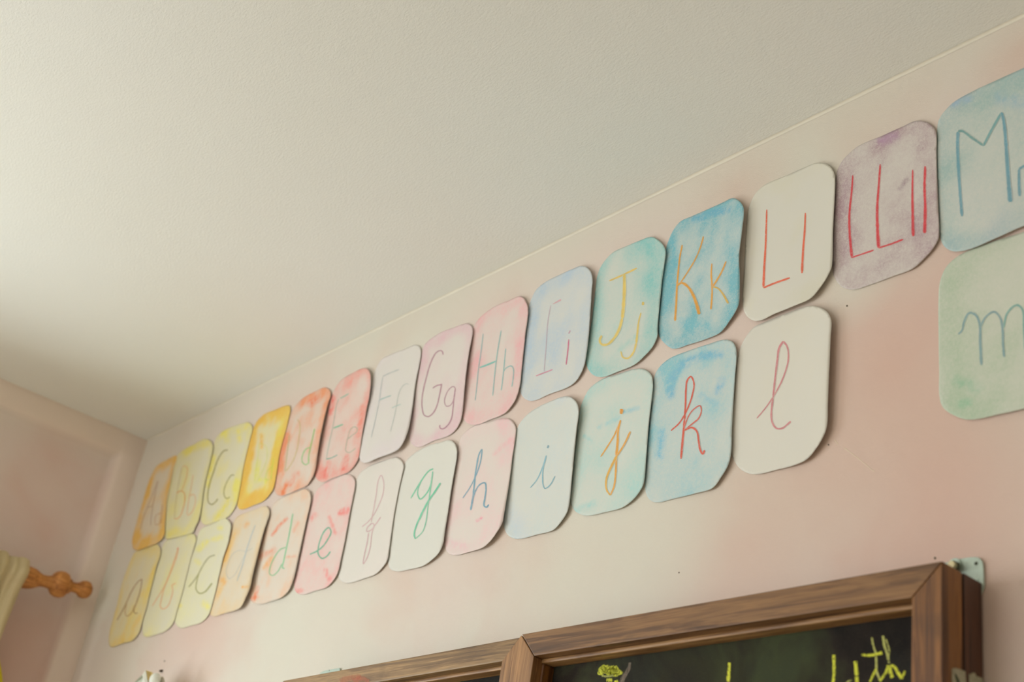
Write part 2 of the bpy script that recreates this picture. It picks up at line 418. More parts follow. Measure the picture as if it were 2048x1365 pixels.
class Card:
    """one sheet with rounded corners, curling off the wall; everything is in wall coordinates (x, z) metres"""
    def __init__(s, name, label, outline, lift, wash, seed, extra=(), paper=PAPER, grain=0.55):
        s.lift = lift; s.base = 0.0009
        op = catmull(outline, True, 5)
        w0 = [onY(*p) for p in op]
        s.x0, s.x1 = min(p.x for p in w0), max(p.x for p in w0)
        s.z0, s.z1 = min(p.z for p in w0), max(p.z for p in w0)
        W = [s.surf_px(*p) for p in op]
        poly = [(p.x, p.z) for p in W]
        cx, cz = (s.x0 + s.x1) / 2, (s.z0 + s.z1) / 2
        st = 0.0042; pts = [Vector(p) for p in poly]; n0 = len(pts)
        inner = []
        nx = int((s.x1 - s.x0) / st) + 1; nz = int((s.z1 - s.z0) / st) + 1
        rnd = random.Random(seed)
        for i in range(nx + 1):
            for j in range(nz + 1):
                q = (s.x0 + i * st + rnd.uniform(-.0003, .0003), s.z0 + j * st + rnd.uniform(-.0003, .0003))
                if inside(q, poly) and segdist(q, poly + poly[:1]) > st * 0.45: inner.append(Vector(q))
        pts += inner
        res = delaunay_2d_cdt(pts, [(i, (i + 1) % n0) for i in range(n0)], [], 1, 1e-7)
        V, E_, Fc = res[0], res[1], res[2]
        ed = {}
        for f in Fc:
            for i in range(len(f)):
                k = tuple(sorted((f[i], f[(i + 1) % len(f)]))); ed[k] = ed.get(k, 0) + 1
        front = [Vector((v.x, -s.off(v.x, v.y), v.y)) for v in V]; T = 0.00035
        nv = len(front); back = [v + Vector((0, T, 0)) for v in front]
        faces = []; mi = []
        for f in Fc:
            a, b, c = front[f[0]], front[f[1]], front[f[2]]
            f = list(f)
            if (b - a).cross(c - a).y > 0: f.reverse()
            faces.append(tuple(f)); mi.append(0); faces.append(tuple(nv + i for i in reversed(f))); mi.append(1)
            for i in range(len(f)):
                u, w = f[i], f[(i + 1) % len(f)]
                if ed[tuple(sorted((u, w)))] == 1: faces.append((w, u, u + nv, w + nv)); mi.append(1)
        org = Vector((cx, 0, cz))
        me = bpy.data.meshes.new(name); me.from_pydata([tuple(v - org) for v in front + back], [], faces); me.update()
        for p, m in zip(me.polygons, mi): p.material_index = m; p.use_smooth = (m == 0)
        ca = me.attributes.new('wash', 'FLOAT_COLOR', 'POINT'); am = me.attributes.new('amount', 'FLOAT', 'POINT')
        ca = me.attributes['wash']; am = me.attributes['amount']
        ppx = [s.to_px(v) for v in front]
        s.ex = [(catmull(cv(k, pl), n=5), w, disp(c, 1.2), a) for (k, pl, w, c, a) in extra]
        s.edge_poly = poly + poly[:1]; s.wash = wash; s.seed = seed; s.paper = paper; s.grain = grain
        for i, v in enumerate(front):
            col, amt = s.wash_at(v, ppx[i])
            for idx in (i, i + nv):
                ca.data[idx].color = (col.x, col.y, col.z, 1); am.data[idx].value = min(1.0, amt)
        s.o = link(name, me, None, [paper_mat('crayon_paper', paper, grain), M_edge]); s.o.location = org; s.org = org
        tag(s.o, label, 'card', 'alphabet cards on the pink wall')
    def wash_at(s, v, px):
        ds = segdist((v.x, v.z), s.edge_poly); seed = s.seed
        col = Vector((0, 0, 0)); tot = 0.0; amt = 0.0
        for (c, fill, frame, fw, blot, bs) in s.wash:
            nz_ = noise.noise(Vector((v.x * bs, v.z * bs * 0.8, seed * 3.1 + bs))) + 0.5 * noise.noise(Vector((v.x * bs * 2.7, v.z * bs * 2.2, seed * 1.7)))
            fr = frame * (1 - sm((ds - fw * (0.35 + 0.5 * nz_)) / (fw * 1.15 + 1e-6)))
            a = 0.86 * max(0, fill * (1 + 0.5 * nz_) + fr * (0.9 + 0.45 * nz_) + max(0, blot * (nz_ - 0.10) * 1.6))
            col += Vector(disp(c, 1.2)) * a; tot += a; amt += a
        for (pl, w, c, a0) in s.ex:
            d = segdist(px, pl)
            if d < w * 1.5:
                nn = noise.noise(Vector((v.x * 95, v.z * 95, seed + 9.0)))
                a = 0.75 * a0 * (1 - sm(d / (w * 1.5))) * max(0.1, 0.85 + 1.1 * nn)
                col += Vector(c) * a * 1.6; tot += a * 1.6; amt += a
        if tot > 1e-6: col /= tot
        return col, min(1.0, amt)
    def off(s, x, z):
        u = min(1, max(0, (x - s.x0) / (s.x1 - s.x0))); v = min(1, max(0, (z - s.z0) / (s.z1 - s.z0)))
        tl, tr, br, bl, mr, mb = s.lift
        a = u ** 2.2; b = (1 - u) ** 2.2; m = math.sin(math.pi * v)
        return s.base + tr * a * v ** 1.6 + br * a * (1 - v) ** 1.6 + tl * b * v ** 1.6 + bl * b * (1 - v) ** 1.6 + mr * a * m + mb * (1 - v) ** 3 * math.sin(math.pi * min(1, max(0, u)))
    def surf_px(s, px, py, up=0.0):
        o = 0.002
        for _ in range(4):
            p = onY(px, py, o); o = s.off(p.x, p.z) + up
        return onY(px, py, o)
    def to_px(s, p):
        d = rot.transposed() @ (Vector(p) - CAM)
        return (PW / 2 - F * d.x / d.z, PH / 2 + F * d.y / d.z)
    def letter(s, key, strokes, label=None, name='letter'):
        """strokes: (points, width in crop pixels, colour, alpha)"""
        vs = []; fs = []; uv = []; mats = []; mi = []; wa = []
        sc = CR[key][2]
        for k, (pts, w, col, al) in enumerate(strokes):
            P = catmull(cv(key, pts), n=7)
            w0, w1 = (w if isinstance(w, tuple) else (w, w)); m = stroke_mat(s.paper, s.grain, col, al)
            if m not in mats: mats.append(m)
            base = len(vs); n = len(P); up = 0.00025 + 0.00006 * k
            for i, p in enumerate(P):
                q = P[min(i + 1, n - 1)]; r = P[max(i - 1, 0)]
                dx, dy = q[0] - r[0], q[1] - r[1]; L = math.hypot(dx, dy) or 1; nx, ny = -dy / L, dx / L
                tt = i / (n - 1); ww = (w0 + (w1 - w0) * tt) / sc * 0.80
                ww *= 1 + 0.25 * noise.noise(Vector((p[0] * 0.15, p[1] * 0.15, k)))
                if i in (0, n - 1): ww *= 0.6
                jx = 0.15 * noise.noise(Vector((p[0] * 0.4, p[1] * 0.4, 7)))
                ctr = s.surf_px(p[0], p[1]); wc = s.wash_at(ctr, p)
                for sg in (-1, 1):
                    wa.append(wc); vs.append(s.surf_px(p[0] + jx + nx * ww * sg, p[1] + jx + ny * ww * sg, up) - s.org); uv.append((tt, (sg + 1) / 2))
            for i in range(n - 1):
                a = base + i * 2; fs.append((a, a + 1, a + 3, a + 2)); mi.append(mats.index(m))
        o = poly_obj(name, vs, fs, mats, s.o)
        ul = o.data.uv_layers.new(name='UVMap')
        for p in o.data.polygons:
            p.material_index = mi[p.index]
            for li in p.loop_indices: ul.data[li].uv = uv[o.data.loops[li].vertex_index]
        me = o.data; me.attributes.new('wash', 'FLOAT_COLOR', 'POINT'); me.attributes.new('amount', 'FLOAT', 'POINT')
        for i, (wc, am) in enumerate(wa):
            me.attributes['wash'].data[i].color = (wc.x, wc.y, wc.z, 1); me.attributes['amount'].data[i].value = am
        if label: o['label'] = label
        return o

# colour names (sRGB)
YEL = (228, 216, 118); OCH = (224, 178, 84); ORG = (243, 178, 48); COR = (243, 160, 116); RED = (234, 148, 136); LIL = (214, 178, 186)
PNK = (226, 168, 172); BLU = (166, 190, 210); TUR = (130, 192, 190); SKY = (118, 178, 190); PUR = (170, 144, 152); GRN = (160, 184, 156)
SEA = (156, 184, 178)

# wash entries: (colour, fill, frame strength, frame width, blotch, blotch scale)
c = Card('alphabet_card', 'leftmost upper card, ochre orange border around faint brown Aa', cv('c1', [(30,1290),(75,1000),(130,820),(180,640),(230,510),(290,400),(400,330),(508,283),(470,450),(430,640),(403,760),(393,900),(380,1060),(378,1140),(350,1195),(290,1245),(180,1285),(60,1318)]),
         (0, .001, .005, 0, .0, .003), [(OCH, .30, .75, .035, .2, 14)], 1)
c.letter('c1', [([(300,560),(255,690),(190,850),(150,950),(115,1090)],7,(176,128,82),.6), ([(310,560),(275,700),(250,820),(235,930),(225,1050)],7,(170,130,100),.6), ([(190,850),(245,830)],7,(170,130,90),.6)])
c.letter('c1', [([(355,820),(345,920),(338,1025)],7,(180,125,80),.6), ([(345,915),(290,930),(272,1000),(285,1040),(315,1030),(340,960)],7,(190,140,90),.6)])
c = Card('alphabet_card', 'pale yellow upper card with thin orange letters Bb', multi(('c1', [(395,1195),(383,1150),(386,1060),(395,900),(405,780),(434,640),(472,470),(508,295),(600,210),(700,160),(820,98)]), ('c2', [(180,285),(235,305),(262,345),(272,385),(240,540),(205,690),(180,780),(155,920),(142,1040),(125,1150),(112,1210),(95,1270),(60,1335)]), ('c1', [(690,1118),(560,1160),(430,1195)])),
         (0, .006, .005, 0, 0, .0015), [(YEL, .38, .28, .03, .25, 11)], 2, [('c1', [(600,240),(720,190),(840,150)], 9, (222,206,92), .5), ('c1', [(430,1130),(520,1100)], 8, (222,206,92), .3)])
c.letter('c1', [([(570,410),(545,520),(520,640),(505,760),(492,860),(488,970)],6,(190,170,120),.7), ([(575,405),(600,395),(625,420),(620,500),(590,600),(565,670)],6,(220,160,96),.8), ([(508,695),(550,670),(590,690),(600,760),(580,860),(550,940),(510,975),(480,970)],(9,7),(226,158,80),.8)])
c.letter('c1', [([(690,490),(670,620),(650,720),(630,850),(622,930)],7,(220,160,100),.7), ([(650,720),(700,710),(715,770),(700,850),(670,910),(625,940)],7,(226,165,100),.75)])
c = Card('alphabet_card', 'pale yellow-green upper card with olive letters Cc', cv('c2', [(180,1310),(140,1280),(130,1220),(132,1150),(146,1040),(162,900),(190,750),(222,620),(262,450),(278,370),(312,270),(372,210),(480,150),(600,110),(690,92),(725,115),(742,175),(722,250),(692,370),(655,520),(630,640),(605,800),(582,920),(557,1040),(512,1140),(430,1228),(300,1275)]),
         (0, .003, .003, 0, 0, .001), [(YEL, .34, .35, .03, .35, 12)], 3, [('c2', [(400,210),(440,300)], 8, (224,214,92), .5), ('c2', [(570,200),(590,300)], 7, (226,214,96), .6), ('c2', [(280,500),(240,700),(215,850)], 5, (222,208,80), .6), ('c2', [(300,1220),(400,1120),(450,1020)], 8, (222,208,80), .5), ('c2', [(545,780),(530,880)], 5, (220,216,96), .5)])
c.letter('c2', [([(450,420),(410,425),(360,480),(320,560),(280,680),(245,780),(220,880),(210,970),(220,1040),(255,1068),(300,1040),(330,1000)],10,(140,132,44),.95)])
c.letter('c2', [([(525,720),(500,715),(460,760),(420,840),(403,910),(410,970),(440,997),(472,975)],9,(150,146,70),.9)])
c = Card('alphabet_card', 'vivid orange bordered card with yellow middle, between the Cc card and the coral one', cv('c3', [(100,1312),(78,1285),(74,1240),(98,1060),(130,900),(160,740),(200,600),(240,480),(280,410),(360,340),(440,310),(560,262),(600,262),(610,300),(592,400),(565,510),(525,650),(495,780),(475,920),(458,1020),(440,1095),(415,1140),(340,1225),(240,1270)]),
         (0, .003, .004, 0, 0, .001), [(ORG, .06, 1.0, .040, .05, 16), ((226,214,120), .55, 0, .03, .2, 15)], 4, [('c3', [(320,560),(315,680)], 5, (240,176,60), .6), ('c3', [(520,500),(480,640),(430,900)], 6, (220,214,80), .6), ('c3', [(290,840),(280,1000),(350,1020)], 6, (214,216,90), .5)], grain=.3)
c.letter('c3', [([(300,640),(270,860),(245,1050)],8,(204,206,96),.55), ([(300,640),(360,670),(375,770),(340,900),(260,1050)],8,(204,206,96),.45)])
c.letter('c3', [([(440,800),(425,900),(415,1010)],8,(190,204,80),.6), ([(420,880),(375,930),(362,1010),(400,1010)],8,(190,204,80),.45)])
c = Card('alphabet_card', 'coral orange upper card with a thin green Dd and its right edge curling', cv('c3', [(520,1172),(475,1162),(452,1115),(450,1060),(465,960),(478,860),(500,740),(540,570),(572,470),(605,370),(645,290),(700,220),(770,165),(860,120),(965,78),(1005,100),(1018,150),(990,240),(950,400),(915,560),(892,700),(880,780),(864,900),(850,950),(820,1010),(770,1075),(690,1110),(600,1150)]),
         (0, .001, .005, 0, .008, .001), [(COR, .32, .52, .034, .22, 17)], 5, [('c3', [(820,240),(870,190)], 8, (238,110,60), .7), ('c3', [(565,1070),(530,1165)], 4, (236,110,50), .8), ('c3', [(600,1060),(680,950)], 7, (240,120,80), .5), ('c3', [(560,560),(520,760),(490,900)], 6, (240,130,100), .5)])
c.letter('c3', [([(600,560),(580,720),(555,930)],8,(180,178,130),.7), ([(680,400),(705,440),(700,560),(680,690),(650,790),(600,880),(560,930)],8,(196,176,110),.7)])
c.letter('c3', [([(855,495),(835,590),(812,690),(795,780),(795,850)],9,(130,186,100),.9), ([(812,685),(770,700),(735,760),(730,830),(765,860),(795,840)],8,(130,190,120),.9)])
c = Card('alphabet_card', 'salmon red bordered upper card with green Ee, curled upper corner shading the wall', cv('c4', [(180,1285),(125,1255),(102,1200),(108,1100),(135,980),(175,820),(215,660),(245,520),(272,400),(302,330),(380,215),(480,150),(630,88),(665,105),(685,145),(690,200),(685,300),(672,400),(650,500),(625,640),(600,780),(580,920),(562,1030),(520,1110),(460,1175),(400,1205),(300,1240)]),
         (0, .013, .004, 0, 0, .001), [(RED, .34, .46, .034, .2, 15)], 6, [('c4', [(290,400),(260,560)], 6, (230,100,90), .5), ('c4', [(250,1080),(210,1230)], 6, (232,104,90), .5), ('c4', [(440,1020),(400,1150)], 7, (232,110,96), .45), ('c4', [(600,480),(560,800)], 5, (238,140,116), .4)])
c.letter('c4', [([(355,410),(330,480),(310,600),(290,720),(260,850),(240,950),(222,1050)],6,(150,168,156),.75), ([(370,405),(410,385),(460,355)],9,(130,180,160),.85), ([(300,718),(345,700),(398,680)],10,(70,176,140),.95), ([(222,1045),(280,1030),(340,1000)],8,(110,165,150),.9)])
c.letter('c4', [([(455,830),(500,790),(540,760),(548,725),(520,705),(480,730),(450,820),(432,900),(430,960),(460,975),(500,955),(530,930)],7,(160,168,146),.75)])
c = Card('alphabet_card', 'white upper card with barely visible grey-green Ff, between the salmon and mauve cards', cv('c5', [(150,1345),(112,1325),(98,1280),(104,1180),(130,1040),(165,860),(190,740),(212,600),(252,420),(292,320),(342,250),(430,205),(560,155),(690,105),(720,115),(742,150),(745,190),(730,300),(700,440),(680,560),(665,680),(655,760),(640,860),(610,1000),(570,1110),(510,1200),(440,1240),(300,1290)]),
         (0, .003, .012, 0, .0, .008), [((218,200,204), .22, .12, .03, .1, 9), ((200,204,206), .12, .0, .03, .1, 9)], 7)
c.letter('c5', [([(345,440),(325,560),(310,680),(285,800),(260,920),(222,1080)],6,(160,170,172),.8), ([(345,438),(400,410),(515,365)],6,(156,166,166),.85), ([(310,685),(370,660),(432,638)],7,(140,176,172),.9)])
c.letter('c5', [([(618,520),(590,515),(545,550),(510,630),(490,740),(465,860),(425,1020)],6,(170,178,172),.8), ([(440,770),(480,750),(535,730)],6,(150,182,176),.8)])
c = Card('alphabet_card', 'pale mauve upper card with rounded purple letters Gg', cv('c6', [(180,1338),(125,1312),(97,1260),(95,1180),(122,1000),(150,800),(178,650),(202,470),(218,390),(252,300),(330,230),(420,175),(540,130),(680,88),(710,100),(735,145),(725,240),(705,340),(682,480),(662,650),(650,780),(640,900),(628,1010),(610,1080),(565,1160),(500,1218),(350,1270)]),
         (0, .002, .003, 0, .007, .001), [(LIL, .22, .5, .028, .15, 10)], 8)
PU = (164, 112, 132)
c.letter('c6', [([(435,405),(430,375),(410,362),(370,380),(330,440),(295,530),(265,640),(240,740),(222,850),(225,950),(245,1015),(285,1030),(330,1000),(370,930),(400,810),(418,700),(416,704),(375,715),(330,743)],9,PU,.9)])
c.letter('c6', [([(560,745),(540,725),(500,750),(465,810),(450,880),(470,925),(510,915),(545,850),(558,745)],7,PU,.85), ([(560,745),(545,850),(535,950),(520,1050),(480,1120),(430,1155),(405,1145),(402,1115)],(8,10),PU,.9)])
c = Card('alphabet_card', 'rose pink upper card with thin teal letters Hh', cv('c7', [(190,1320),(110,1300),(72,1240),(68,1180),(80,1060),(100,920),(120,780),(140,640),(157,520),(167,420),(202,350),(290,260),(400,190),(500,150),(610,108),(645,125),(670,165),(687,220),(680,340),(665,440),(650,580),(635,720),(625,820),(610,950),(570,1080),(510,1170),(460,1215),(330,1270)]),
         (0, .008, .006, 0, 0, .001), [(PNK, .34, .26, .03, .22, 13)], 9)
TE = (118, 176, 176)
c.letter('c7', [([(265,460),(250,590),(235,700),(220,800),(205,960),(190,1090)],7,(130,168,170),.85), ([(435,430),(405,600),(385,740),(370,880),(355,1045)],7,TE,.85), ([(232,780),(300,755),(385,720)],11,(96,182,172),.95)])
c.letter('c7', [([(478,600),(468,700),(455,830),(445,920),(435,995)],7,TE,.85), ([(455,820),(480,785),(530,765),(548,790),(548,870),(535,960)],7,TE,.85)])
c = Card('alphabet_card', 'pale periwinkle blue upper card with thin pink Ii', cv('c8', [(150,1330),(90,1310),(55,1260),(45,1180),(60,1060),(80,880),(100,700),(117,560),(122,490),(150,400),(200,310),(290,240),(420,175),(520,130),(600,102),(650,112),(690,155),(705,220),(700,300),(690,450),(680,600),(670,740),(660,830),(650,900),(640,965),(610,1060),(550,1155),(480,1205),(320,1265)]),
         (0, .009, .005, 0, .004, .001), [(BLU, .30, .35, .035, .25, 9)], 10)
c.letter('c8', [([(325,460),(300,600),(285,800),(265,1060)],6,(182,158,172),.8), ([(345,448),(420,408)],(6,12),(206,150,160),.85), ([(190,1103),(262,1075),(342,1045)],8,(200,128,150),.95)])
c.letter('c8', [([(490,770),(480,880),(465,1000)],9,(196,92,128),.95), ([(503,690),(488,718)],8,(190,110,140),.7)])
c = Card('alphabet_card', 'light turquoise upper card with yellow Jj on a pale oval', cv('c9', [(180,1300),(110,1280),(60,1210),(48,1150),(62,1030),(90,880),(115,700),(132,540),(152,420),(202,320),(290,230),(400,180),(520,130),(610,103),(670,130),(715,180),(730,220),(720,330),(700,470),(685,620),(672,750),(662,880),(660,950),(620,1040),(550,1120),(470,1190),(330,1250)]),
         (0, .007, .006, 0, 0, .003), [(TUR, .30, .48, .040, .15, 11)], 11, [('c9', [(350,1060),(480,960)], 8, (130,196,190), .35)])
YE = (222, 192, 88)
c.letter('c9', [([(250,478),(360,430),(485,370)],(10,12),(224,188,84),.95), ([(378,420),(378,560),(370,700),(360,800)],(20,22),YE,.95), ([(360,800),(330,900),(280,980),(230,1022),(185,1020),(168,990),(185,945)],(18,14),YE,.92)])
c.letter('c9', [([(520,750),(500,830),(490,920),(480,1010)],(8,16),YE,.92), ([(480,1010),(455,1090),(410,1138),(365,1130),(348,1080)],(14,9),YE,.9), ([(540,658),(535,685)],15,(214,182,70),.9)])
c = Card('alphabet_card', 'strong sky blue upper card with orange Kk', cv('c10', [(150,1315),(90,1280),(35,1210),(25,1150),(35,1000),(50,820),(65,680),(87,500),(112,420),(160,320),(210,262),(300,220),(450,155),(560,105),(650,68),(700,95),(730,140),(735,190),(725,290),(710,420),(697,520),(695,600),(700,700),(700,820),(695,930),(680,980),(620,1080),(540,1180),(420,1235),(280,1280)]),
         (0, .008, .006, 0, .010, .002), [(SKY, .50, .32, .050, .3, 14)], 12, [('c10', [(330,240),(460,200),(600,165)], 8, (84,160,200), .45), ('c10', [(150,420),(170,620)], 9, (100,180,196), .3), ('c10', [(230,1100),(440,1120)], 12, (110,184,200), .3)])
OR = (232, 160, 32)
c.letter('c10', [([(225,455),(205,560),(190,700),(182,800),(175,950),(165,1085)],(9,14),OR,.97), ([(400,385),(380,460),(340,560),(270,680),(200,785)],(9,8),OR,.95), ([(185,790),(220,770),(270,800),(310,860),(345,950),(365,1030)],(10,24),OR,.98)])
c.letter('c10', [([(470,610),(465,700),(472,800),(470,900),(462,990)],(9,12),OR,.95), ([(588,592),(550,680),(510,750),(475,805)],(10,12),OR,.95), ([(475,800),(520,815),(560,860),(605,940)],(8,13),(210,166,50),.95)])
c = Card('alphabet_card', 'plain off-white upper card with orange-red Ll', cv('c11', [(170,1335),(110,1310),(75,1260),(60,1180),(60,1100),(70,960),(80,760),(90,600),(102,460),(132,370),(172,300),(240,240),(400,170),(560,100),(640,68),(720,68),(765,95),(795,145),(803,200),(800,340),(792,480),(785,650),(783,800),(775,900),(740,980),(680,1070),(610,1150),(480,1210),(320,1275)]),
         (0, .006, .010, 0, .001, .007), [((206,200,160), .06, .05, .03, .15, 12)], 13)
RO = (222, 86, 44)
c.letter('c11', [([(255,440),(250,600),(245,740),(235,900),(228,1065)],(9,15),RO,.97), ([(228,1068),(320,1030),(440,988)],(11,12),RO,.95)])
c.letter('c11', [([(565,465),(560,600),(548,750),(537,950)],(9,15),RO,.97)])
c = Card('alphabet_card', 'greyish mauve upper card with crimson LLll', cv('c12', [(190,1292),(120,1270),(65,1200),(55,1130),(58,1000),(60,860),(68,700),(74,560),(87,440),(122,370),(177,310),(247,255),(400,190),(560,118),(655,78),(740,92),(790,140),(800,180),(800,300),(805,500),(812,700),(820,850),(815,920),(780,990),(720,1060),(630,1140),(500,1190),(340,1250)]),
         (0, .004, .005, 0, 0, .001), [(PUR, .40, .26, .035, .2, 16)], 14, [('c12', [(410,215),(490,190)], 12, (176,140,178), .5), ('c12', [(540,560),(590,500)], 6, (140,112,128), .4)], grain=.8)
CRM = (208, 44, 56)
c.letter('c12', [([(200,470),(190,600),(175,750),(178,900),(193,1062)],(9,15),CRM,.97), ([(190,1062),(270,1035),(350,1008)],8,CRM,.95)])
c.letter('c12', [([(397,390),(385,560),(375,700),(377,850),(385,992)],(10,19),CRM,.97), ([(385,992),(470,965),(562,930)],(9,10),CRM,.95)])
c.letter('c12', [([(630,430),(628,600),(630,750),(633,908)],(9,17),CRM,.97)])
c.letter('c12', [([(720,405),(715,560),(720,700),(718,800),(715,885)],(13,18),CRM,.97)])
c = Card('alphabet_card', 'grey-blue rightmost upper card with a large blue M, cut by the right frame edge', multi(('c13', [(150,1305),(95,1270),(70,1210),(62,1100),(56,900),(46,700),(48,500),(60,410),(100,350),(160,290),(280,220),(450,140)]), ('px', [(2047,136),(2085,118),(2115,135),(2124,175),(2128,300),(2132,400),(2115,428),(2085,440),(2047,452),(1995,475),(1930,501)])),
         (0, .004, .004, 0, 0, .006), [(SEA, .38, .20, .035, .2, 10), ((164,178,196), .12, .05, .03, .25, 8)], 15, [('c13', [(150,300),(260,260)], 9, (150,176,206), .5), ('c13', [(480,260),(640,300)], 16, (146,178,200), .3)])
BM = (84, 146, 166)
c.letter('c13', [([(218,1068),(205,900),(192,700),(188,560),(192,490)],(15,17),BM,.85), ([(192,488),(215,485),(290,535),(365,585)],13,(96,150,150),.85), ([(365,585),(425,470),(490,358)],13,(96,156,160),.85), ([(490,358),(505,430),(520,600),(530,750),(540,880),(548,970)],(14,24),BM,.88)])
c.letter('c13', [([(612,930),(608,850),(608,745)],(17,14),BM,.85), ([(608,745),(650,725),(690,760),(700,920)],13,BM,.85), ([(700,800),(740,720),(790,740),(800,900)],13,BM,.85)])

# lower row
c = Card('alphabet_card', 'leftmost lower card, ochre yellow with brown cursive a', cv('d1', [(120,1338),(98,1300),(102,1200),(140,1040),(190,860),(240,640),(290,500),(340,380),(385,300),(480,250),(560,225),(620,215),(650,245),(660,290),(650,360),(620,440),(590,560),(560,680),(530,800),(500,930),(470,1020),(452,1090),(430,1170),(390,1230),(350,1268),(240,1300)]),
         (0, .005, .004, 0, .0, .001), [((226,204,112), .50, .2, .035, .2, 10), (OCH, .0, .1, .03, .45, 12)], 21)
c.letter('d1', [([(185,1045),(240,950),(290,850),(350,720),(420,620),(460,595)],9,(168,130,70),.85), ([(460,595),(440,720),(400,850),(370,950),(385,970),(410,965)],8,(150,112,72),.9), ([(290,870),(275,970),(295,1000),(340,970),(380,880)],7,(176,134,76),.85)])
c = Card('alphabet_card', 'pale yellow lower card with orange cursive b', multi(('d1', [(520,1225),(480,1215),(468,1190),(462,1120),(472,1040),(503,940),(538,800),(563,690),(602,540),(652,380),(670,290),(690,225),(720,180)]), ('d2', [(100,375),(200,345),(265,335),(300,355),(314,400),(290,490),(255,620),(215,780),(180,920),(140,1060),(110,1160),(92,1225),(60,1280),(0,1332)]), ('d1', [(600,1205)])),
         (0, .003, .003, 0, 0, .001), [((230,220,138), .42, .1, .03, .25, 10)], 22)
c.letter('d1', [([(570,890),(620,810),(700,680),(750,560),(800,420),(855,260),(840,340),(790,480),(740,600),(700,700),(670,820),(660,900),(690,922),(740,890),(775,810),(795,720),(790,660),(830,640)],8,(222,160,100),.8), ([(852,250),(848,275)],13,(226,120,60),.8)])
c = Card('alphabet_card', 'pale yellow lower card with yellow dabs and an olive cursive c', cv('d2', [(160,1300),(115,1270),(97,1215),(104,1120),(140,1060),(184,920),(219,780),(258,620),(298,490),(318,400),(334,350),(372,290),(430,262),(520,225),(615,192),(650,220),(667,270),(657,330),(642,420),(614,510),(584,600),(562,700),(542,780),(522,880),(497,980),(470,1080),(440,1165),(400,1215),(350,1250),(260,1275)]),
         (0, .007, .003, 0, 0, .001), [((232,226,160), .40, .05, .03, .1, 10)], 23, [('d2', [(340,500),(420,430)], 7, (228,218,90), .7), ('d2', [(490,400),(560,380)], 6, (228,218,100), .6), ('d2', [(550,285),(565,290)], 5, (228,218,90), .7), ('d2', [(390,1050),(430,1080)], 7, (228,218,90), .6), ('d2', [(320,620),(340,640)], 6, (228,218,100), .5), ('d2', [(110,1070),(150,1075)], 5, (222,206,90), .6)])
c.letter('d2', [([(240,885),(300,810),(350,730),(400,640),(450,580),(505,560)],9,(140,138,84),.85), ([(345,740),(320,830),(315,910),(350,948),(400,935),(450,880),(475,845)],(6,12),(140,140,50),.9)])
c = Card('alphabet_card', 'pale peach-orange lower card with a faint grey cursive d, right edge lifted', multi(('d2', [(500,1182),(462,1165),(472,1080),(500,980),(524,880),(544,780),(564,700),(594,570),(624,500),(662,350)]), ('d3', [(130,420),(170,360),(230,330),(340,290),(450,258),(475,285),(482,330),(462,400),(430,490),(400,600),(375,700),(350,800),(320,920),(290,1060),(250,1150),(200,1245),(130,1280),(20,1310)])),
         (0, .003, .012, 0, .006, .001), [((240,196,120), .36, .22, .03, .35, 13)], 24, [('d3', [(250,450),(265,430)], 6, (240,176,90), .6), ('d3', [(20,980),(35,1000)], 7, (240,176,100), .6), ('d3', [(220,1048),(260,1046)], 3, (240,170,60), .8), ('d3', [(70,680),(40,780)], 5, (240,176,90), .5)])
c.letter('d3', [([(320,668),(250,700),(190,690),(130,720),(80,820),(60,910),(90,965),(140,930),(200,820),(250,720)],7,(190,186,176),.75), ([(345,440),(300,560),(260,680),(220,830),(165,990)],8,(176,186,190),.85)])
c = Card('alphabet_card', 'cream lower card with coral streaks and a green cursive d', cv('d3', [(370,1215),(310,1190),(290,1140),(302,1060),(327,930),(357,800),(387,690),(422,570),(442,480),(472,400),(490,320),(512,250),(560,200),(640,160),(740,120),(830,92),(870,115),(885,170),(878,240),(850,360),(820,500),(790,640),(760,780),(735,900),(710,990),(670,1080),(600,1148),(500,1185)]),
         (0, .006, .007, 0, 0.001, .001), [((240,188,150), .30, .2, .028, .35, 17)], 25, [('d3', [(510,540),(570,460),(650,380)], 3.5, (238,110,60), .75), ('d3', [(400,750),(450,720),(520,690)], 7, (240,130,80), .5), ('d3', [(640,755),(730,745)], 3, (240,140,90), .5), ('d3', [(320,1165),(350,1140)], 6, (240,110,50), .7), ('d3', [(370,1050),(340,1150)], 4, (240,120,80), .5), ('d3', [(430,860),(510,760)], 5, (226,170,100), .5), ('d3', [(720,500),(760,420)], 4, (240,150,110), .4)])
c.letter('d3', [([(710,330),(690,450),(670,560),(645,680),(620,800),(610,860),(630,868)],9,(110,190,140),.9), ([(640,660),(590,680),(530,760),(490,850),(485,920),(510,935),(560,900),(605,820)],8,(120,184,136),.9)])
c = Card('alphabet_card', 'pink lower card with red streaks and a green cursive e', cv('d4', [(200,1272),(150,1245),(132,1180),(148,1080),(175,960),(207,830),(242,670),(272,530),(302,400),(322,330),(370,260),(450,205),(540,165),(620,138),(680,155),(705,200),(705,260),(690,340),(665,460),(640,600),(615,740),(590,860),(570,950),(552,1040),(520,1110),(440,1200),(330,1235)]),
         (0, .004, .005, 0, .001, .001), [((232,176,174), .45, .12, .03, .22, 15)], 26, [('d4', [(600,470),(560,500),(620,500),(640,470)], 5, (232,110,100), .6), ('d4', [(465,540),(520,690)], 4, (232,110,100), .55), ('d4', [(430,1040),(460,1120)], 5, (226,90,90), .55), ('d4', [(160,1240),(200,1230)], 5, (230,110,100), .5), ('d4', [(300,560),(330,520)], 6, (230,120,110), .4)])
c.letter('d4', [([(280,892),(340,865),(400,820),(450,750),(480,680),(460,640),(420,670),(385,740),(362,820),(360,890),(395,930),(440,910),(475,865)],9,(70,168,136),.92)])
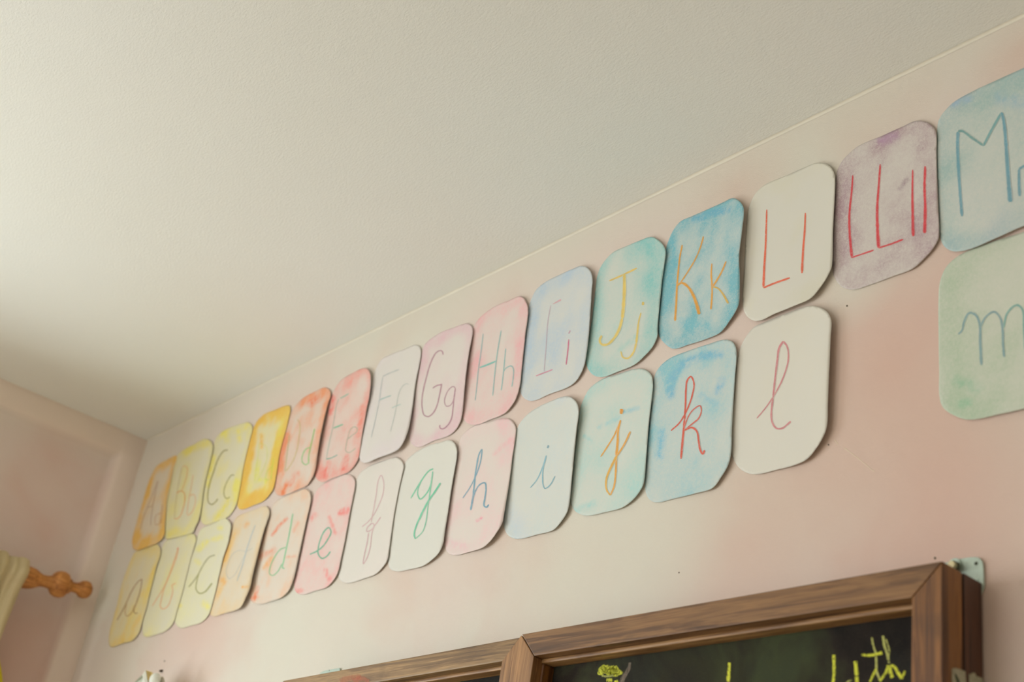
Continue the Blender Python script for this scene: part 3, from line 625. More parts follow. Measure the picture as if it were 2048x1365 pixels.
c = Card('alphabet_card', 'nearly white lower card with a faint mauve cursive f', cv('d5', [(150,1305),(100,1285),(76,1240),(78,1180),(85,1100),(112,1000),(142,820),(177,640),(207,480),(232,400),(262,320),(340,250),(430,210),(520,180),(610,160),(650,190),(672,240),(660,300),(630,430),(605,560),(580,700),(560,840),(540,980),(520,1100),(480,1160),(420,1220),(320,1260)]),
         (0, .004, .005, 0, 0, .001), [((222,206,204), .25, .05, .03, .1, 9)], 27)
MF = (196, 150, 158)
c.letter('d5', [([(290,795),(350,745),(400,680),(450,580),(485,480),(487,380),(465,325),(440,370),(420,500),(395,640),(375,750)],6,MF,.75), ([(375,765),(340,800),(335,835),(370,825),(400,790),(395,765),(370,765)],8,MF,.7), ([(350,850),(335,950),(310,1060),(303,1130),(330,1090),(365,980),(385,830),(400,790),(430,750),(460,705)],7,MF,.75)])
c = Card('alphabet_card', 'white lower card with a bright green looping cursive g', cv('d6', [(110,1290),(50,1270),(30,1220),(22,1100),(38,1000),(65,840),(100,640),(137,470),(167,350),(197,280),(260,220),(380,150),(500,115),(590,95),(630,120),(652,170),(655,230),(640,330),(620,440),(595,600),(575,740),(555,860),(540,960),(530,1030),(490,1120),(420,1190),(350,1238),(230,1270)]),
         (0, .007, .008, 0, .001, .001), [((206,210,206), .22, .03, .03, .1, 9)], 28)
GG = (72, 186, 146)
c.letter('d6', [([(235,625),(290,530),(340,450),(400,375),(440,355)],(8,9),GG,.92), ([(330,470),(300,540),(300,600),(320,632),(370,590),(410,520),(435,380)],(6,10),GG,.92), ([(435,380),(425,460),(410,560),(390,700),(370,850),(340,930),(275,995)],(8,6),GG,.85), ([(275,995),(265,960),(290,860),(340,750),(400,640),(450,570),(505,485)],(9,12),GG,.95), ([(310,820),(340,750),(400,640)],12,GG,.9)])
c = Card('alphabet_card', 'pale pink lower card with a blue cursive h', cv('d7', [(130,1282),(75,1265),(45,1210),(38,1150),(55,1000),(80,850),(107,690),(132,540),(152,400),(167,300),(200,220),(300,140),(450,100),(590,76),(635,100),(665,150),(668,200),(655,300),(640,400),(620,560),(600,700),(580,820),(565,910),(550,990),(500,1080),(440,1160),(380,1212),(250,1255)]),
         (0, .003, .012, 0, 0, .001), [((228,190,192), .34, .12, .03, .35, 12)], 29, [('d7', [(325,980),(365,955)], 3, (224,140,160), .7), ('d7', [(480,390),(620,260)], 5, (224,166,172), .4), ('d7', [(60,1170),(200,1200)], 10, (224,170,184), .3)])
BH = (78, 146, 172)
c.letter('d7', [([(200,778),(260,690),(320,570),(360,440),(368,350),(345,390),(325,480),(310,580),(300,680),(290,770),(270,885)],(6,12),BH,.88), ([(285,800),(310,720),(350,660),(395,645),(405,690),(395,780),(390,850),(410,858),(430,835)],(8,11),BH,.9)])
c = Card('alphabet_card', 'very pale blue-grey lower card with a thin blue cursive i', cv('d8', [(150,1315),(80,1290),(38,1220),(32,1130),(47,1000),(75,820),(105,600),(132,430),(142,370),(172,300),(250,210),(350,145),(450,100),(560,60),(620,65),(670,105),(690,160),(692,220),(675,340),(660,480),(645,640),(630,800),(620,920),(608,1010),(590,1080),(540,1160),(470,1235),(330,1275)]),
         (0, .012, .006, 0, .003, .001), [((190,206,206), .38, .1, .03, .15, 9), ((186,194,214), .05, .0, .03, .25, 10)], 30)
BI = (108, 164, 182)
c.letter('d8', [([(265,865),(320,800),(365,710),(408,580)],(6,9),BI,.9), ([(408,580),(380,690),(375,780),(380,840),(395,870),(440,840),(485,760)],(9,7),BI,.9), ([(428,490),(418,515)],11,(110,150,166),.9)])
c = Card('alphabet_card', 'pale aqua lower card with an orange cursive j', cv('d9', [(170,1290),(100,1265),(55,1210),(42,1160),(50,1080),(70,900),(90,700),(112,500),(127,400),(152,330),(202,240),(300,165),(450,115),(610,72),(670,85),(710,120),(727,190),(720,300),(705,420),(690,560),(680,700),(668,850),(655,1000),(640,1050),(580,1140),(480,1220),(340,1260)]),
         (0, .005, .006, 0, .001, .001), [((164,204,200), .34, .18, .03, .3, 10)], 31, [('d9', [(490,430),(600,400)], 5, (124,186,204), .6), ('d9', [(280,560),(450,480)], 5, (140,196,204), .35), ('d9', [(160,630),(220,670)], 4, (130,196,200), .4), ('d9', [(90,1250),(240,1190)], 8, (140,198,198), .4)])
c.letter('d9', [([(295,803),(350,720),(410,620),(460,500)],(8,10),OR,.95), ([(460,500),(440,580),(435,680),(425,800)],(10,18),OR,.97), ([(425,800),(420,920),(405,1050),(375,1122)],(14,9),OR,.95), ([(375,1122),(345,1080),(340,1000),(365,920),(430,795)],(8,16),(236,176,50),.95), ([(430,795),(490,700),(540,595)],(9,12),OR,.95), ([(470,408),(463,448)],20,(222,146,30),.97)])
c = Card('alphabet_card', 'sky blue lower card with a red cursive k', cv('d10', [(110,1308),(65,1280),(42,1220),(38,1140),(48,1000),(60,820),(77,650),(92,480),(107,360),(142,290),(220,220),(350,165),(500,115),(650,75),(700,90),(725,130),(732,190),(722,330),(712,480),(702,640),(695,780),(690,930),(670,1020),(620,1110),(550,1200),(420,1240),(260,1280)]),
         (0, .006, .007, 0, .001, .001), [((138,190,200), .50, .15, .04, .35, 13)], 32, [('d10', [(230,500),(245,370),(330,260),(480,200),(600,190)], 9, (100,168,204), .5), ('d10', [(150,960),(170,780)], 9, (106,176,206), .45), ('d10', [(590,470),(620,380)], 8, (100,170,206), .45), ('d10', [(470,500),(580,560)], 8, (110,180,206), .3)])
KR = (208, 72, 40)
c.letter('d10', [([(235,765),(300,705),(350,620),(395,500),(408,400),(385,355),(360,380),(348,460),(345,560),(338,680)],(8,11),KR,.96), ([(338,680),(325,820),(310,978)],(12,13),KR,.97), ([(335,740),(370,650),(410,600),(455,577),(465,610),(445,670),(400,710),(335,762)],(6,8),KR,.93), ([(335,762),(395,742),(430,770),(445,850),(460,920),(475,940),(490,915)],(10,12),KR,.97)])
c = Card('alphabet_card', 'plain off-white lower card with a tall pink cursive l, edge standing off the wall', cv('d11', [(200,1290),(120,1260),(60,1180),(40,1100),(43,1000),(55,850),(70,650),(87,460),(107,390),(152,300),(212,230),(300,190),(450,130),(610,80),(680,90),(735,125),(762,180),(758,300),(752,450),(745,600),(738,780),(730,950),(700,1030),(650,1110),(590,1180),(510,1220),(380,1255)]),
         (0, .010, .010, 0, .006, .001), [((214,206,180), .06, .03, .03, .08, 9)], 33)
LP = (196, 108, 118)
c.letter('d11', [([(228,888),(290,815),(360,710),(420,590),(455,460),(445,370),(418,335)],(6,10),LP,.88), ([(418,335),(390,380),(375,480),(360,600),(345,740)],(12,10),LP,.9), ([(345,740),(333,850),(340,920),(370,960),(410,960),(450,930),(472,910)],(10,9),LP,.9)])
c = Card('alphabet_card', 'sage green lower card with a blue-grey cursive m, cut by the right frame edge', multi(('z2', [(640,1228),(560,1205),(475,1150),(450,1090),(445,900),(440,600),(440,400),(450,290),(490,190),(560,120),(640,75),(800,15)]), ('px', [(2047,464),(2090,448),(2120,465),(2128,510),(2132,700),(2127,770),(2095,805),(2047,818)]), ('z2', [(860,1190)])),
         (0, .004, .006, 0, 0, .003), [(GRN, .42, .12, .03, .2, 8)], 34, [('z2', [(600,1120),(640,1110)], 9, (128,190,160), .5), ('z2', [(580,970),(700,1010)], 14, (136,186,160), .3)])
MM = (110, 150, 160)
c.letter('z2', [([(575,645),(600,620),(615,560),(650,500),(690,510),(718,560),(725,700),(733,855)],(9,15),MM,.85), ([(725,600),(760,530),(820,492),(860,530),(878,620),(880,700),(888,800)],(9,13),MM,.85), ([(885,600),(910,500),(975,445),(1010,470),(1024,600),(1030,750)],(9,12),(96,160,156),.85)])

# ------------------------------------------------------------------ chalkboard
WD, WM, WL = lin((64, 40, 20)), lin((108, 74, 42)), lin((140, 102, 62))
M_rail = wood_mat('stained_pine_rail', 0, WD, WM, WL, 0.0)
M_stile = wood_mat('stained_pine_stile', 2, lin((62, 34, 12)), lin((104, 64, 26)), lin((134, 88, 40)), 3.0)
M_box = wood_mat('dark_stained_carcass', 2, lin((40, 22, 12)), lin((66, 38, 24)), lin((84, 50, 30)), 5.0)
FD = 0.095                                   # front of the frame stands this far off the wall
LEAF = 0.046; REC = 0.042
TR = onY(1885, 1130, FD); PK = onY(1043.5, 1263.5, FD); TL = onY(565, 1362, FD)
xR, zT = TR.x, (TR.z + PK.z) / 2; xM = PK.x; xL = TL.x
inR = onY(1823, 1205, FD); inM = onY(1068.5, 1305.5, FD); inL = onY(1004, 1323, FD)
rw = zT - (inR.z + inM.z) / 2                # rail width
sw = xR - inR.x                              # right stile width
print('BOARD', xR, xM, xL, zT, TL.z, 'rail', rw, 'stile', sw, inM.x - xM, xM - inL.x)
ZB = zT - 1.15; zL = TL.z
root = bpy.data.objects.new('chalkboard', None); scene.collection.objects.link(root)
root.location = ((xL + xR) / 2, 0, ZB)
tag(root, 'long wooden framed chalkboard with yellow chalk writing, hung below the cards', 'chalkboard')
RO_ = Vector(root.location)

def prism(name, poly_xz, y0, y1, mat, bev=0.0015):
    """polygon in the wall plane (x, z) extruded from -y0 to -y1"""
    bm = bmesh.new()
    f = [bm.verts.new((x, -y0, z)) for x, z in poly_xz]; b = [bm.verts.new((x, -y1, z)) for x, z in poly_xz]
    bm.faces.new(f); bm.faces.new(list(reversed(b))); n = len(f)
    for i in range(n): bm.faces.new((f[i], b[i], b[(i + 1) % n], f[(i + 1) % n]))
    bmesh.ops.recalc_face_normals(bm, faces=bm.faces)
    if bev: bmesh.ops.bevel(bm, geom=list(bm.edges), offset=bev, segments=2, affect='EDGES', profile=0.6)
    for v in bm.verts: v.co -= RO_
    return bm_obj(name, bm, [mat], root)

yF, yL, yP = FD, FD - LEAF, FD - REC          # front face, back of leaf, panel face
mw = inM.x - xM; ml = xM - inL.x; g = 0.0006
# right half
prism('top_rail', [(xM + g, zT), (xR - g, zT), (xR - sw - g, zT - rw), (xM + mw + g, zT - rw)], yL + .001, yF, M_rail, 0.002)
prism('side_stile', [(xR, zT - g), (xR - sw, zT - rw - g), (xR - sw, ZB + rw), (xR, ZB + g)], yL + .001, yF, M_stile, 0.002)
prism('bottom_rail', [(xM, ZB), (xR - g, ZB), (xR - sw, ZB + rw - g), (xM + mw, ZB + rw - g)], yL + .001, yF, M_rail, 0.002)
# pointed mullion shared by both halves
zl = inL.z
prism('mullion', [(xM, zT - 0.002), (xM + mw, zT - rw - g), (xM + mw, ZB + rw), (xM, ZB + g), (xM - ml, ZB + rw), (xM - ml, zl)], yL + .001, yF, wood_mat('mullion_pine', 2, lin((110, 76, 44)), lin((150, 108, 66)), lin((164, 122, 78)), 4.0), 0.0012)  # paler pine: the light on the mullion put into its colour
# left half, its top rail sags to the left
dz = (zT - 0.0035) - zL; sl = dz / (xM - xL); rl = (zT - 0.0035) - sl * ml - zl
swl = sw
prism('top_rail', [(xL, zL), (xM - 0.004, zT - 0.0045), (xM - ml - g, zl), (xL + swl, zL - rl + sl * swl)], yL + .001, yF - 0.001, wood_mat('worn_pine_rail', 0, lin((84, 60, 36)), lin((132, 102, 66)), lin((160, 128, 86)), 7.0), 0.0025)  # paler copy of the rail wood: stronger daylight on this half put into colour
prism('side_stile', [(xL, zL - g), (xL + swl, zL - rl - g + sl * swl), (xL + swl, ZB + rw), (xL, ZB)], yL + .001, yF - 0.001, M_stile, 0.002)
prism('bottom_rail', [(xL, ZB), (xM - g, ZB), (xM - ml, ZB + rw - g), (xL + swl, ZB + rw - g)], yL + .001, yF, M_rail, 0.002)
# stepped moulding inside the frame
def bead(x0, x1, z0a, z0b):
    z1 = ZB + rw; e = 0.008
    m1 = wood_mat('bead_pine', 0, lin((92, 62, 32)), lin((136, 98, 58)), lin((172, 132, 86)), 9.0)
    prism('inner_moulding', [(x0, z0a), (x1, z0b), (x1, z0b - e), (x0, z0a - e)], yP - .002, yF - 0.018, m1, 0.003)
    prism('inner_moulding', [(x0, z0a - e), (x0 + e, z0a - e - .0005), (x0 + e, z1), (x0, z1)], yP - .002, yF - 0.018, M_stile, 0.003)
    prism('inner_moulding', [(x1 - e, z0b - e - .0005), (x1, z0b - e), (x1, z1), (x1 - e, z1)], yP - .002, yF - 0.018, M_stile, 0.003)
bead(xM + mw, xR - sw, zT - rw, zT - rw)
bead(xL + swl, xM - ml, zL - rl + sl * swl, zl)

def board_mat():
    t = NT('chalk_dusted_board'); P = t.pos()
    a = t.noise(4.5, 4.0, 0.6, P, 0.6); b = t.noise(7.0, 3.0, 0.6, P, 0.3); k = t.noise(380, 2.0, 0.5, P)
    c = t.ramp(a.outputs[0], [(0.35, lin((30, 27, 26))), (0.48, lin((44, 38, 34))), (0.62, lin((66, 72, 48)))])
    c2 = t.mix(t.math('MULTIPLY', t.math('SUBTRACT', b.outputs[0], 0.45), 1.6, True), c.outputs[0], lin((44, 52, 50)))
    c3 = t.mix(t.math('MULTIPLY', t.math('SUBTRACT', k.outputs[0], 0.5), 0.22, True), c2, lin((120, 120, 90)))
    t.l(c3, t.p.inputs['Base Color']); t.p.inputs['Roughness'].default_value = 0.85; t.p.inputs['Specular IOR Level'].default_value = 0.15
    return t.m
M_board = board_mat()
bR = prism('board_panel', [(xM + mw - .004, zT - rw + .004), (xR - sw + .004, zT - rw + .004), (xR - sw + .004, ZB + rw - .004), (xM + mw - .004, ZB + rw - .004)], yL + .0005, yP, M_board, 0)
bL = prism('board_panel', [(xL + swl - .004, zL - rl), (xM - ml + .004, zl + .004), (xM - ml + .004, ZB + rw - .004), (xL + swl - .004, ZB + rw - .004)], yL + .0005, yP, M_board, 0)
prism('back_case', [(xL + .01, zL - .012), (xM, zT - .018), (xR - 0.30, zT - 0.002), (xR, zT), (xR, ZB), (xL + .01, ZB)], 0.005, yL - 0.0022, M_box, 0.0008)

def ribbon(name, key, strokes, depth, parent, prefix='chalk', grain=260):
    vs = []; fs = []; uv = []; mats = []; mi = []; sc = CR[key][2]
    pw = Vector(parent.matrix_world.translation) if parent.parent is None else RO_
    for k, (pts, w, col, al) in enumerate(strokes):
        P = catmull(cv(key, pts), n=7); w0, w1 = (w if isinstance(w, tuple) else (w, w)); m = crayon_mat(col, al, prefix, grain)
        if m not in mats: mats.append(m)
        base = len(vs); n = len(P)
        for i, p in enumerate(P):
            q = P[min(i + 1, n - 1)]; r = P[max(i - 1, 0)]
            dx, dy = q[0] - r[0], q[1] - r[1]; L = math.hypot(dx, dy) or 1; nx, ny = -dy / L, dx / L
            tt = i / (n - 1); ww = (w0 + (w1 - w0) * tt) / sc * 0.55 * (1 + 0.4 * noise.noise(Vector((p[0] * .5, p[1] * .5, k))))
            for sg in (-1, 1):
                vs.append(onY(p[0] + nx * ww * sg, p[1] + ny * ww * sg, depth + 0.0004 + 0.00008 * k) - RO_); uv.append((tt, (sg + 1) / 2))
        for i in range(n - 1):
            a = base + i * 2; fs.append((a, a + 1, a + 3, a + 2)); mi.append(mats.index(m))
    o = poly_obj(name, vs, fs, mats, parent); ul = o.data.uv_layers.new(name='UVMap')
    for p in o.data.polygons:
        p.material_index = mi[p.index]
        for li in p.loop_indices: ul.data[li].uv = uv[o.data.loops[li].vertex_index]
    return o
CY = (200, 204, 40); CY2 = (176, 178, 92)
ribbon('chalk_letter', 'k3', [([(575,560),(578,700),(580,900),(562,1040),(560,1150)],(52,52),CY,.95)], yP, bR)
ribbon('chalk_letter', 'k3', [([(945,670),(955,800),(968,950),(978,1150)],(60,66),CY,.97), ([(880,985),(820,1015),(770,1090)],30,CY2,.85)], yP, bR)
ribbon('chalk_letter', 'k3', [([(1225,265),(1250,400),(1290,520),(1300,650),(1310,850),(1370,1005)],(34,42),CY2,.92), ([(1050,560),(1200,568),(1400,525)],(40,56),CY,.97), ([(1300,800),(1240,920),(1190,1020)],40,CY,.9), ([(1360,1010),(1460,870),(1500,740)],(50,40),CY,.92)], yP, bR)
ribbon('chalk_letter', 'k3', [([(1415,235),(1440,400),(1490,560),(1520,700)],(44,40),CY2,.92), ([(1465,290),(1520,480),(1505,620)],30,CY2,.85), ([(1530,740),(1540,850),(1575,950)],(60,64),CY,.95), ([(1545,745),(1600,755),(1680,880),(1735,960)],(44,60),CY,.97), ([(1730,965),(1765,900),(1790,835)],(50,30),CY,.9)], yP, bR)
ribbon('chalk_letter', 'k2', [([(1785,262),(1775,400),(1765,540),(1762,620)],(40,52),CY,.93)], yP, bR)
ribbon('chalk_scribble', 'k2', [([(130,425),(150,350),(200,380),(180,330),(240,345),(230,400),(290,330),(270,410),(330,330),(320,420),(370,380),(385,420)],70,CY,.85), ([(210,490),(285,488)],46,CY,.85), ([(330,490),(345,540)],50,CY,.9), ([(150,430),(200,440),(300,430)],26,CY2,.7)], yP, bR)
ribbon('chalk_scribble', 'k2', [([(512,262),(500,330),(455,410),(420,470),(395,560)],(36,70),(140,124,106),.55)], yP, bR)
ribbon('chalk_smudge', 'px', [([(680,1364),(700,1357),(722,1354)],(12,9),(196,112,76),.4), ([(706,1363),(722,1358),(738,1363)],(12,8),(200,112,80),.45)], yF - .0008, root, 'pastel', 300)

# metal hanging plates with bolt
M_zinc = simple('zinc_plate', lin((186, 202, 190)), 0.45, 0.35, 0.08, 120)
M_bolt = simple('brass_washer', lin((206, 194, 156)), 0.35, 0.6, 0.08, 150); M_nut = simple('dark_nut', lin((96, 92, 72)), 0.5, 0.6)
def plate(pts_px, y0, y1, holes=()):
    pl = [onY(*p, y1) for p in pts_px]
    return prism('hanging_plate', [(p.x, p.z) for p in pl], y0, y1, M_zinc, 0.0008)
P1 = plate(cv('br', [(150,345),(480,305),(600,290),(900,205),(1150,170),(1270,165),(1350,190),(1405,250),(1430,330),(1442,520),(1452,800),(1430,900),(1300,1150),(900,1200),(300,700)]), 0.0012, 0.0045)
def disc(name, key, cx, cy, r, y0, y1, mat, parent, seg=24, dpos=None):
    c0 = onY(*cv(key, [(cx, cy)])[0], y1); s = CR[key][2]
    e = onY(cv(key, [(cx, cy)])[0][0], cv(key, [(cx, cy)])[0][1] - r / s, y1); R = (e - c0).length
    bm = bmesh.new(); rr = bmesh.ops.create_cone(bm, cap_ends=True, segments=seg, radius1=R, radius2=R, depth=y1 - y0, matrix=Matrix.Translation((c0.x, -(y0 + y1) / 2, c0.z)) @ Matrix.Rotation(math.pi / 2, 4, 'X'))
    bmesh.ops.bevel(bm, geom=[e for e in bm.edges if len(e.link_faces) == 2 and e.calc_face_angle(0) > 1.2], offset=R * 0.12, segments=2, affect='EDGES')
    for v in bm.verts: v.co -= RO_
    return bm_obj(name, bm, [mat], parent)
disc('screw_hole', 'br', 1275, 315, 42, 0.0044, 0.0048, simple('screw_hole_dark', lin((70, 74, 58)), .9), P1)
disc('screw_hole', 'br', 1325, 690, 18, 0.0044, 0.0048, simple('screw_hole_dull', lin((130, 160, 146)), .9), P1)
disc('washer', 'br', 775, 345, 160, 0.0045, 0.008, M_zinc, P1)
disc('nut', 'br', 745, 355, 120, 0.008, 0.016, M_nut, P1, 6)
disc('bolt', 'br', 700, 345, 92, 0.016, 0.022, M_bolt, P1)
P2 = plate([(640, 1346.5), (648, 1342.5), (657, 1340.5), (679, 1336.5), (683, 1375), (641, 1385)], 0.0012, 0.0045)
disc('screw_hole', 'lfx' if False else 'px', 658.5, 1341.8, 1.0, 0.0044, 0.0048, M_hole, P2, 10)

# torn paper label on the right side of the frame
def side_sheet(pts, name='torn_label'):
    vs = [onX(*p, xR + 0.0006) for p in cv('st', pts)]; vs2 = [v + Vector((0.0004, 0, 0)) for v in vs]; n = len(vs)
    al = [v - RO_ for v in vs + vs2]
    fs = [tuple(range(n)), tuple(reversed(range(n, 2 * n)))] + [(i, (i + 1) % n, (i + 1) % n + n, i + n) for i in range(n)]
    return poly_obj(name, al, fs, [simple('old_label_paper', lin((168, 164, 138)), 0.7, var=0.18, scale=160)], root)
s1 = side_sheet([(1062,955),(1120,945),(1190,955),(1260,985),(1330,1010),(1350,1229),(1370,1500),(1075,1500),(1060,1229)])
s2 = side_sheet([(1405,1060),(1440,1075),(1480,1040),(1530,1045),(1560,1110),(1620,1130),(1685,1150),(1710,1229),(1740,1500),(1430,1500),(1415,1229)])
vs = [onX(*p, xR + 0.0014) - RO_ for p in cv('st', [(1110,1060),(1150,1070),(1210,1180),(1240,1300),(1190,1290),(1150,1180)])]
poly_obj('ink_mark', vs, [tuple(range(6))], [simple('green_ink', lin((52, 66, 44)), .8)], s1)

# ------------------------------------------------------------------ curtain rod, curtain, wall ornament
M_rod = wood_mat('honey_varnished_wood', 1, lin((150, 88, 36)), lin((184, 118, 56)), lin((206, 142, 76)), 2.0)
RXp = 0.055
def lathe(name, a, b, prof, mat, parent, org, seg=28):
    ax = (b - a); L = ax.length; ax.normalize()
    u = ax.cross(Vector((0, 0, 1))).normalized(); w = ax.cross(u)
    vs = []; fs = []
    for (tt, r) in prof:
        for k in range(seg):
            an = 2 * math.pi * k / seg
            vs.append(a + ax * (tt * L) + (u * math.cos(an) + w * math.sin(an)) * r - org)
    n = len(prof)
    for i in range(n - 1):
        for k in range(seg):
            fs.append((i * seg + k, i * seg + (k + 1) % seg, (i + 1) * seg + (k + 1) % seg, (i + 1) * seg + k))
    fs.append(tuple(reversed(range(seg)))); fs.append(tuple(range((n - 1) * seg, n * seg)))
    o = poly_obj(name, vs, fs, [mat], parent, True); return o
tip = onX(183, 1183, RXp); q1 = onX(46, 1154, RXp)
dirn = (q1 - tip).normalized()
px_m = (onX(122, 1167, RXp) - CAM).length / F     # metres per pixel there
rodr = bpy.data.objects.new('curtain_rod', None); scene.collection.objects.link(rodr); rodr.location = tip
tag(rodr, 'turned honey-brown wooden curtain rod with ball finial ending at the corner', 'curtain rod')
Lf = (q1 - tip).length
def P_(t0, rpx): return (t0, rpx * px_m)
rodr_len = 2.55
fin = [P_(0.0, 3), P_(0.015, 10), P_(0.05, 15), P_(0.10, 17), P_(0.16, 15.5), P_(0.20, 11), P_(0.24, 9.5), P_(0.31, 9.5), P_(0.325, 14), P_(0.355, 14), P_(0.365, 17), P_(0.39, 22),
       P_(0.44, 24.5), P_(0.50, 24.5), P_(0.55, 22), P_(0.585, 17), P_(0.60, 12.5), P_(0.68, 11), P_(0.74, 11.5), P_(0.80, 15), P_(0.85, 18.5), P_(0.92, 20.5), P_(1.00, 21), P_(1.06, 22), P_(1.09, 24), P_(1.13, 23), P_(1.17, 18), P_(1.20, 14)]
lathe('finial', tip, q1, fin, M_rod, rodr, tip)
end = tip + dirn * Lf * 1.27 + Vector((0, -rodr_len, -0.02))
lathe('pole', tip + dirn * Lf * 1.27, end, [(0, 13.5 * px_m), (1, 13.5 * px_m)], M_rod, rodr, tip)
# wall bracket carrying the rod
bm = bmesh.new(); by = tip.y - Lf * 1.8; bz = tip.z - 0.028
bm_box(bm, (-D_ + .001, by - .012, bz - .035), (RXp - .005, by + .012, bz - .012), .003); bm_box(bm, (-D_ + .001, by - .02, bz - .07), (-D_ + .015, by + .02, bz + .03), .003)
for v in bm.verts: v.co -= tip
bm_obj('wall_bracket', bm, [M_rod], rodr)

# curtain gathered on the rod
def cloth_mat():
    t = NT('cream_linen'); P = t.pos()
    n = t.noise(500, 2, .5, P); r = t.ramp(n.outputs[0], [(.3, lin((226, 208, 164))), (.7, lin((236, 220, 180)))])
    t.l(r.outputs[0], t.p.inputs['Base Color']); t.p.inputs['Roughness'].default_value = .85
    t.p.inputs['Subsurface Weight'].default_value = 0.0
    t.bump(n.outputs[0], .2, .001)
    tr = t.n('ShaderNodeBsdfTranslucent'); t.l(r.outputs[0], tr.inputs[0])
    mx = t.n('ShaderNodeMixShader'); mx.inputs[0].default_value = 0.3
    t.l(t.p.outputs[0], mx.inputs[1]); t.l(tr.outputs[0], mx.inputs[2])
    t.l(mx.outputs[0], t.t.nodes['Material Output'].inputs[0])
    return t.m
edge_top = onX(48, 1116, RXp + .05); ye = onX(49, 1142, RXp + .05).y
rz = q1.z
def curtain():
    NU, NVv = 90, 60; W_ = 0.55; vs = []; fs = []
    zt = edge_top.z; zb = 0.35
    for i in range(NU + 1):
        u = i / NU; y = ye - u * W_
        for j in range(NVv + 1):
            s = (j / NVv) ** 1.8; z = zt - s * (zt - zb)
            # pocket bulges round the rod, gathered folds deepen further down
            zr = rz - 0.0 * u; bulge = 0.026 * math.exp(-((z - zr) / 0.030) ** 2)
            fold = math.sin(u * 46 + 1.3 + 0.7 * math.sin(z * 5)) * (0.006 + 0.020 * min(1, s * 4)) + 0.006 * math.sin(u * 117 + z * 3)
            head = -0.008 * (1 - min(1, s * 25))
            vs.append((RXp + 0.030 + bulge + max(fold, -0.012 if abs(z - zr) < 0.06 else -1) + head, y + 0.004 * math.sin(z * 14 + u * 9) + (0.010 * math.sin(z * 9 + .5) if i == 0 else 0), z + (0.006 * math.sin(u * 60) if j == 0 else 0)))
    for i in range(NU):
        for j in range(NVv):
            a = i * (NVv + 1) + j; fs.append((a, a + NVv + 1, a + NVv + 2, a + 1))
    o = poly_obj('curtain', vs, fs, [cloth_mat()], None, True)
    md = o.modifiers.new('thickness', 'SOLIDIFY'); md.thickness = 0.0025; md.offset = 1
    set_origin(o, (RXp, ye - W_ / 2, zb))
    tag(o, 'cream cotton curtain gathered on the wooden rod at the left edge', 'curtain')
curtain()

# yellow paper shape at the very left edge
yp = [onX(*p, 0.02) for p in [(-40, 1300), (-10, 1300), (-3, 1318), (0, 1335), (2.5, 1350), (4.5, 1370), (8, 1420), (-30, 1430)]]
bm = bmesh.new(); f = [bm.verts.new(v) for v in yp]; b = [bm.verts.new(v + Vector((0.006, 0, 0))) for v in yp]; n = len(f)
bm.faces.new(f); bm.faces.new(list(reversed(b)))
for i in range(n): bm.faces.new((f[i], b[i], b[(i + 1) % n], f[(i + 1) % n]))
o = bm_obj('paper_decoration', bm, [simple('bright_yellow_paper', lin((226, 204, 20)), .6)]); 
set_origin(o, yp[4]); tag(o, 'sliver of bright yellow decoration below the curtain at the left frame edge', 'decoration')

# white folded paper star near the wall, cut by the bottom edge of the frame
M_white = simple('white_folded_paper', lin((232, 232, 220)), .6); M_ochre = simple('ochre_paper_lining', lin((206, 176, 108)), .7)
ctr = onY(306, 1392, 0.075)
star = bpy.data.objects.new('paper_star', None); scene.collection.objects.link(star); star.location = ctr
tag(star, 'small white folded paper star on the wall, mostly below the bottom frame edge', 'decoration')
def petal(a, L, wd, dep, m1, m2, cup):
    """kite shaped petal folded along its middle"""
    d = Vector((math.cos(a), 0, math.sin(a))); s = Vector((-math.sin(a), 0, math.cos(a))); yv = Vector((0, -1, 0))
    v = [Vector((0, 0, 0)), d * L * .55 + s * wd + yv * dep, d * L + yv * cup, d * L * .55 - s * wd + yv * dep, d * L * .5 - yv * 0.004]
    t_ = Vector((0, 0.0012, 0)); n = 5; vs = v + [x + t_ for x in v]
    fs = [(0, 1, 4), (1, 2, 4), (0, 4, 3), (4, 2, 3), (5, 9, 6), (6, 9, 7), (5, 8, 9), (9, 8, 7), (0, 5, 6, 1), (1, 6, 7, 2), (2, 7, 8, 3), (3, 8, 5, 0)]
    me = bpy.data.meshes.new('petal'); me.from_pydata([tuple(x) for x in vs], [], fs); me.update()
    o = link('petal', me, star, [m1, m2])
    for p in me.polygons:
        if p.index in (2, 3): p.material_index = 1
    return o
mpp = (ctr - CAM).length / F
for k, (a, L, wd, dep, cup) in enumerate(((20, 40, 13, .012, .02), (-25, 50, 15, .012, .02), (-70, 52, 16, .012, .02), (-120, 54, 16, .012, .02), (176, 50, 15, .01, .02))):
    petal(math.radians(a), L * mpp * 1.15, wd * mpp * 1.4, dep, M_white, M_white, cup)
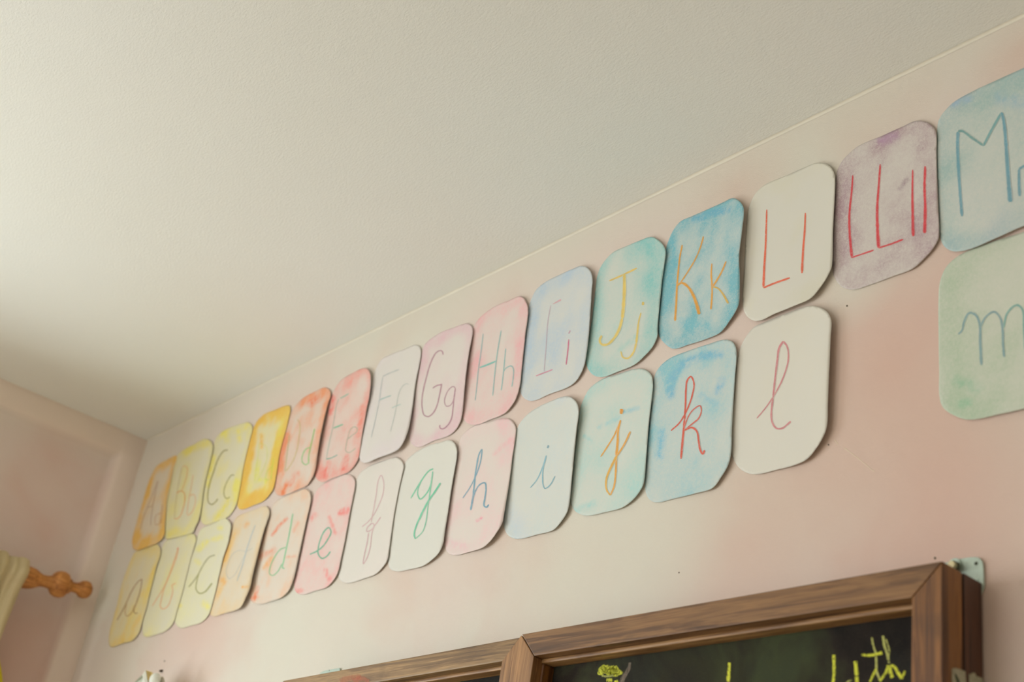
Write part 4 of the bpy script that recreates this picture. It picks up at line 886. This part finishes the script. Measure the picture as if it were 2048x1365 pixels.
def folded(pts, faces, mats):
    """folded petal: (px, py, distance off the wall) corners"""
    v = [onY(x, y, d) - ctr for x, y, d in pts]; n = len(v); vs = v + [p + Vector((0, 0.0012, 0)) for p in v]
    me = bpy.data.meshes.new('petal'); me.from_pydata([tuple(p) for p in vs], [], [f for f, m in faces] + [tuple(n + i for i in reversed(f)) for f, m in faces]); me.update()
    o = link('petal', me, star, mats)
    for p in me.polygons: p.material_index = faces[p.index % len(faces)][1]
M_grey = simple('grey_paper_lining', lin((196, 200, 182)), .7)
folded([(262, 1372, .075), (284, 1351, .092), (291, 1341, .088), (300, 1392, .070), (286, 1356, .080), (281, 1372, .072)], [((0, 1, 4, 5), 1), ((1, 2, 3, 4), 0), ((4, 3, 5), 0)], [M_white, M_grey])
folded([(291, 1341, .086), (303.5, 1345, .080), (309.5, 1352, .078), (312, 1392, .066), (300, 1392, .062), (294, 1358, .060)], [((0, 1, 5), 1), ((1, 2, 3, 5), 1), ((5, 3, 4), 0)], [M_white, M_ochre])
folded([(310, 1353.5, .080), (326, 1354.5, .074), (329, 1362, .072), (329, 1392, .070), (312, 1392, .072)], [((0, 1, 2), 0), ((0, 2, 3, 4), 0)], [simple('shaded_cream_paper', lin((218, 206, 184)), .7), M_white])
bm = bmesh.new(); bmesh.ops.create_uvsphere(bm, u_segments=20, v_segments=14, radius=13 * mpp)
for v in bm.verts: v.co = Vector((v.co.x + 10 * mpp, v.co.y * .8 - .012, v.co.z + 26 * mpp))
bm_obj('bead', bm, [M_white], star, True)
bm = bmesh.new(); bmesh.ops.create_cone(bm, cap_ends=True, segments=10, radius1=.0015, radius2=.0015, depth=.073, matrix=Matrix.Translation((0, .0365, 0)) @ Matrix.Rotation(math.pi / 2, 4, 'X'))
bm_obj('wire', bm, [M_nut], star)
np_ = onY(322, 1343, 0.004)
bm = bmesh.new(); bmesh.ops.create_cone(bm, cap_ends=True, segments=12, radius1=.0035, radius2=.003, depth=.008, matrix=Matrix.Rotation(math.pi / 2 + .3, 4, 'X'))
o = bm_obj('nail', bm, [simple('dark_nail', lin((74, 62, 46)), .5, .5)]); o.location = np_
tag(o, 'dark nail head in the wall just above the white paper star', 'nail')
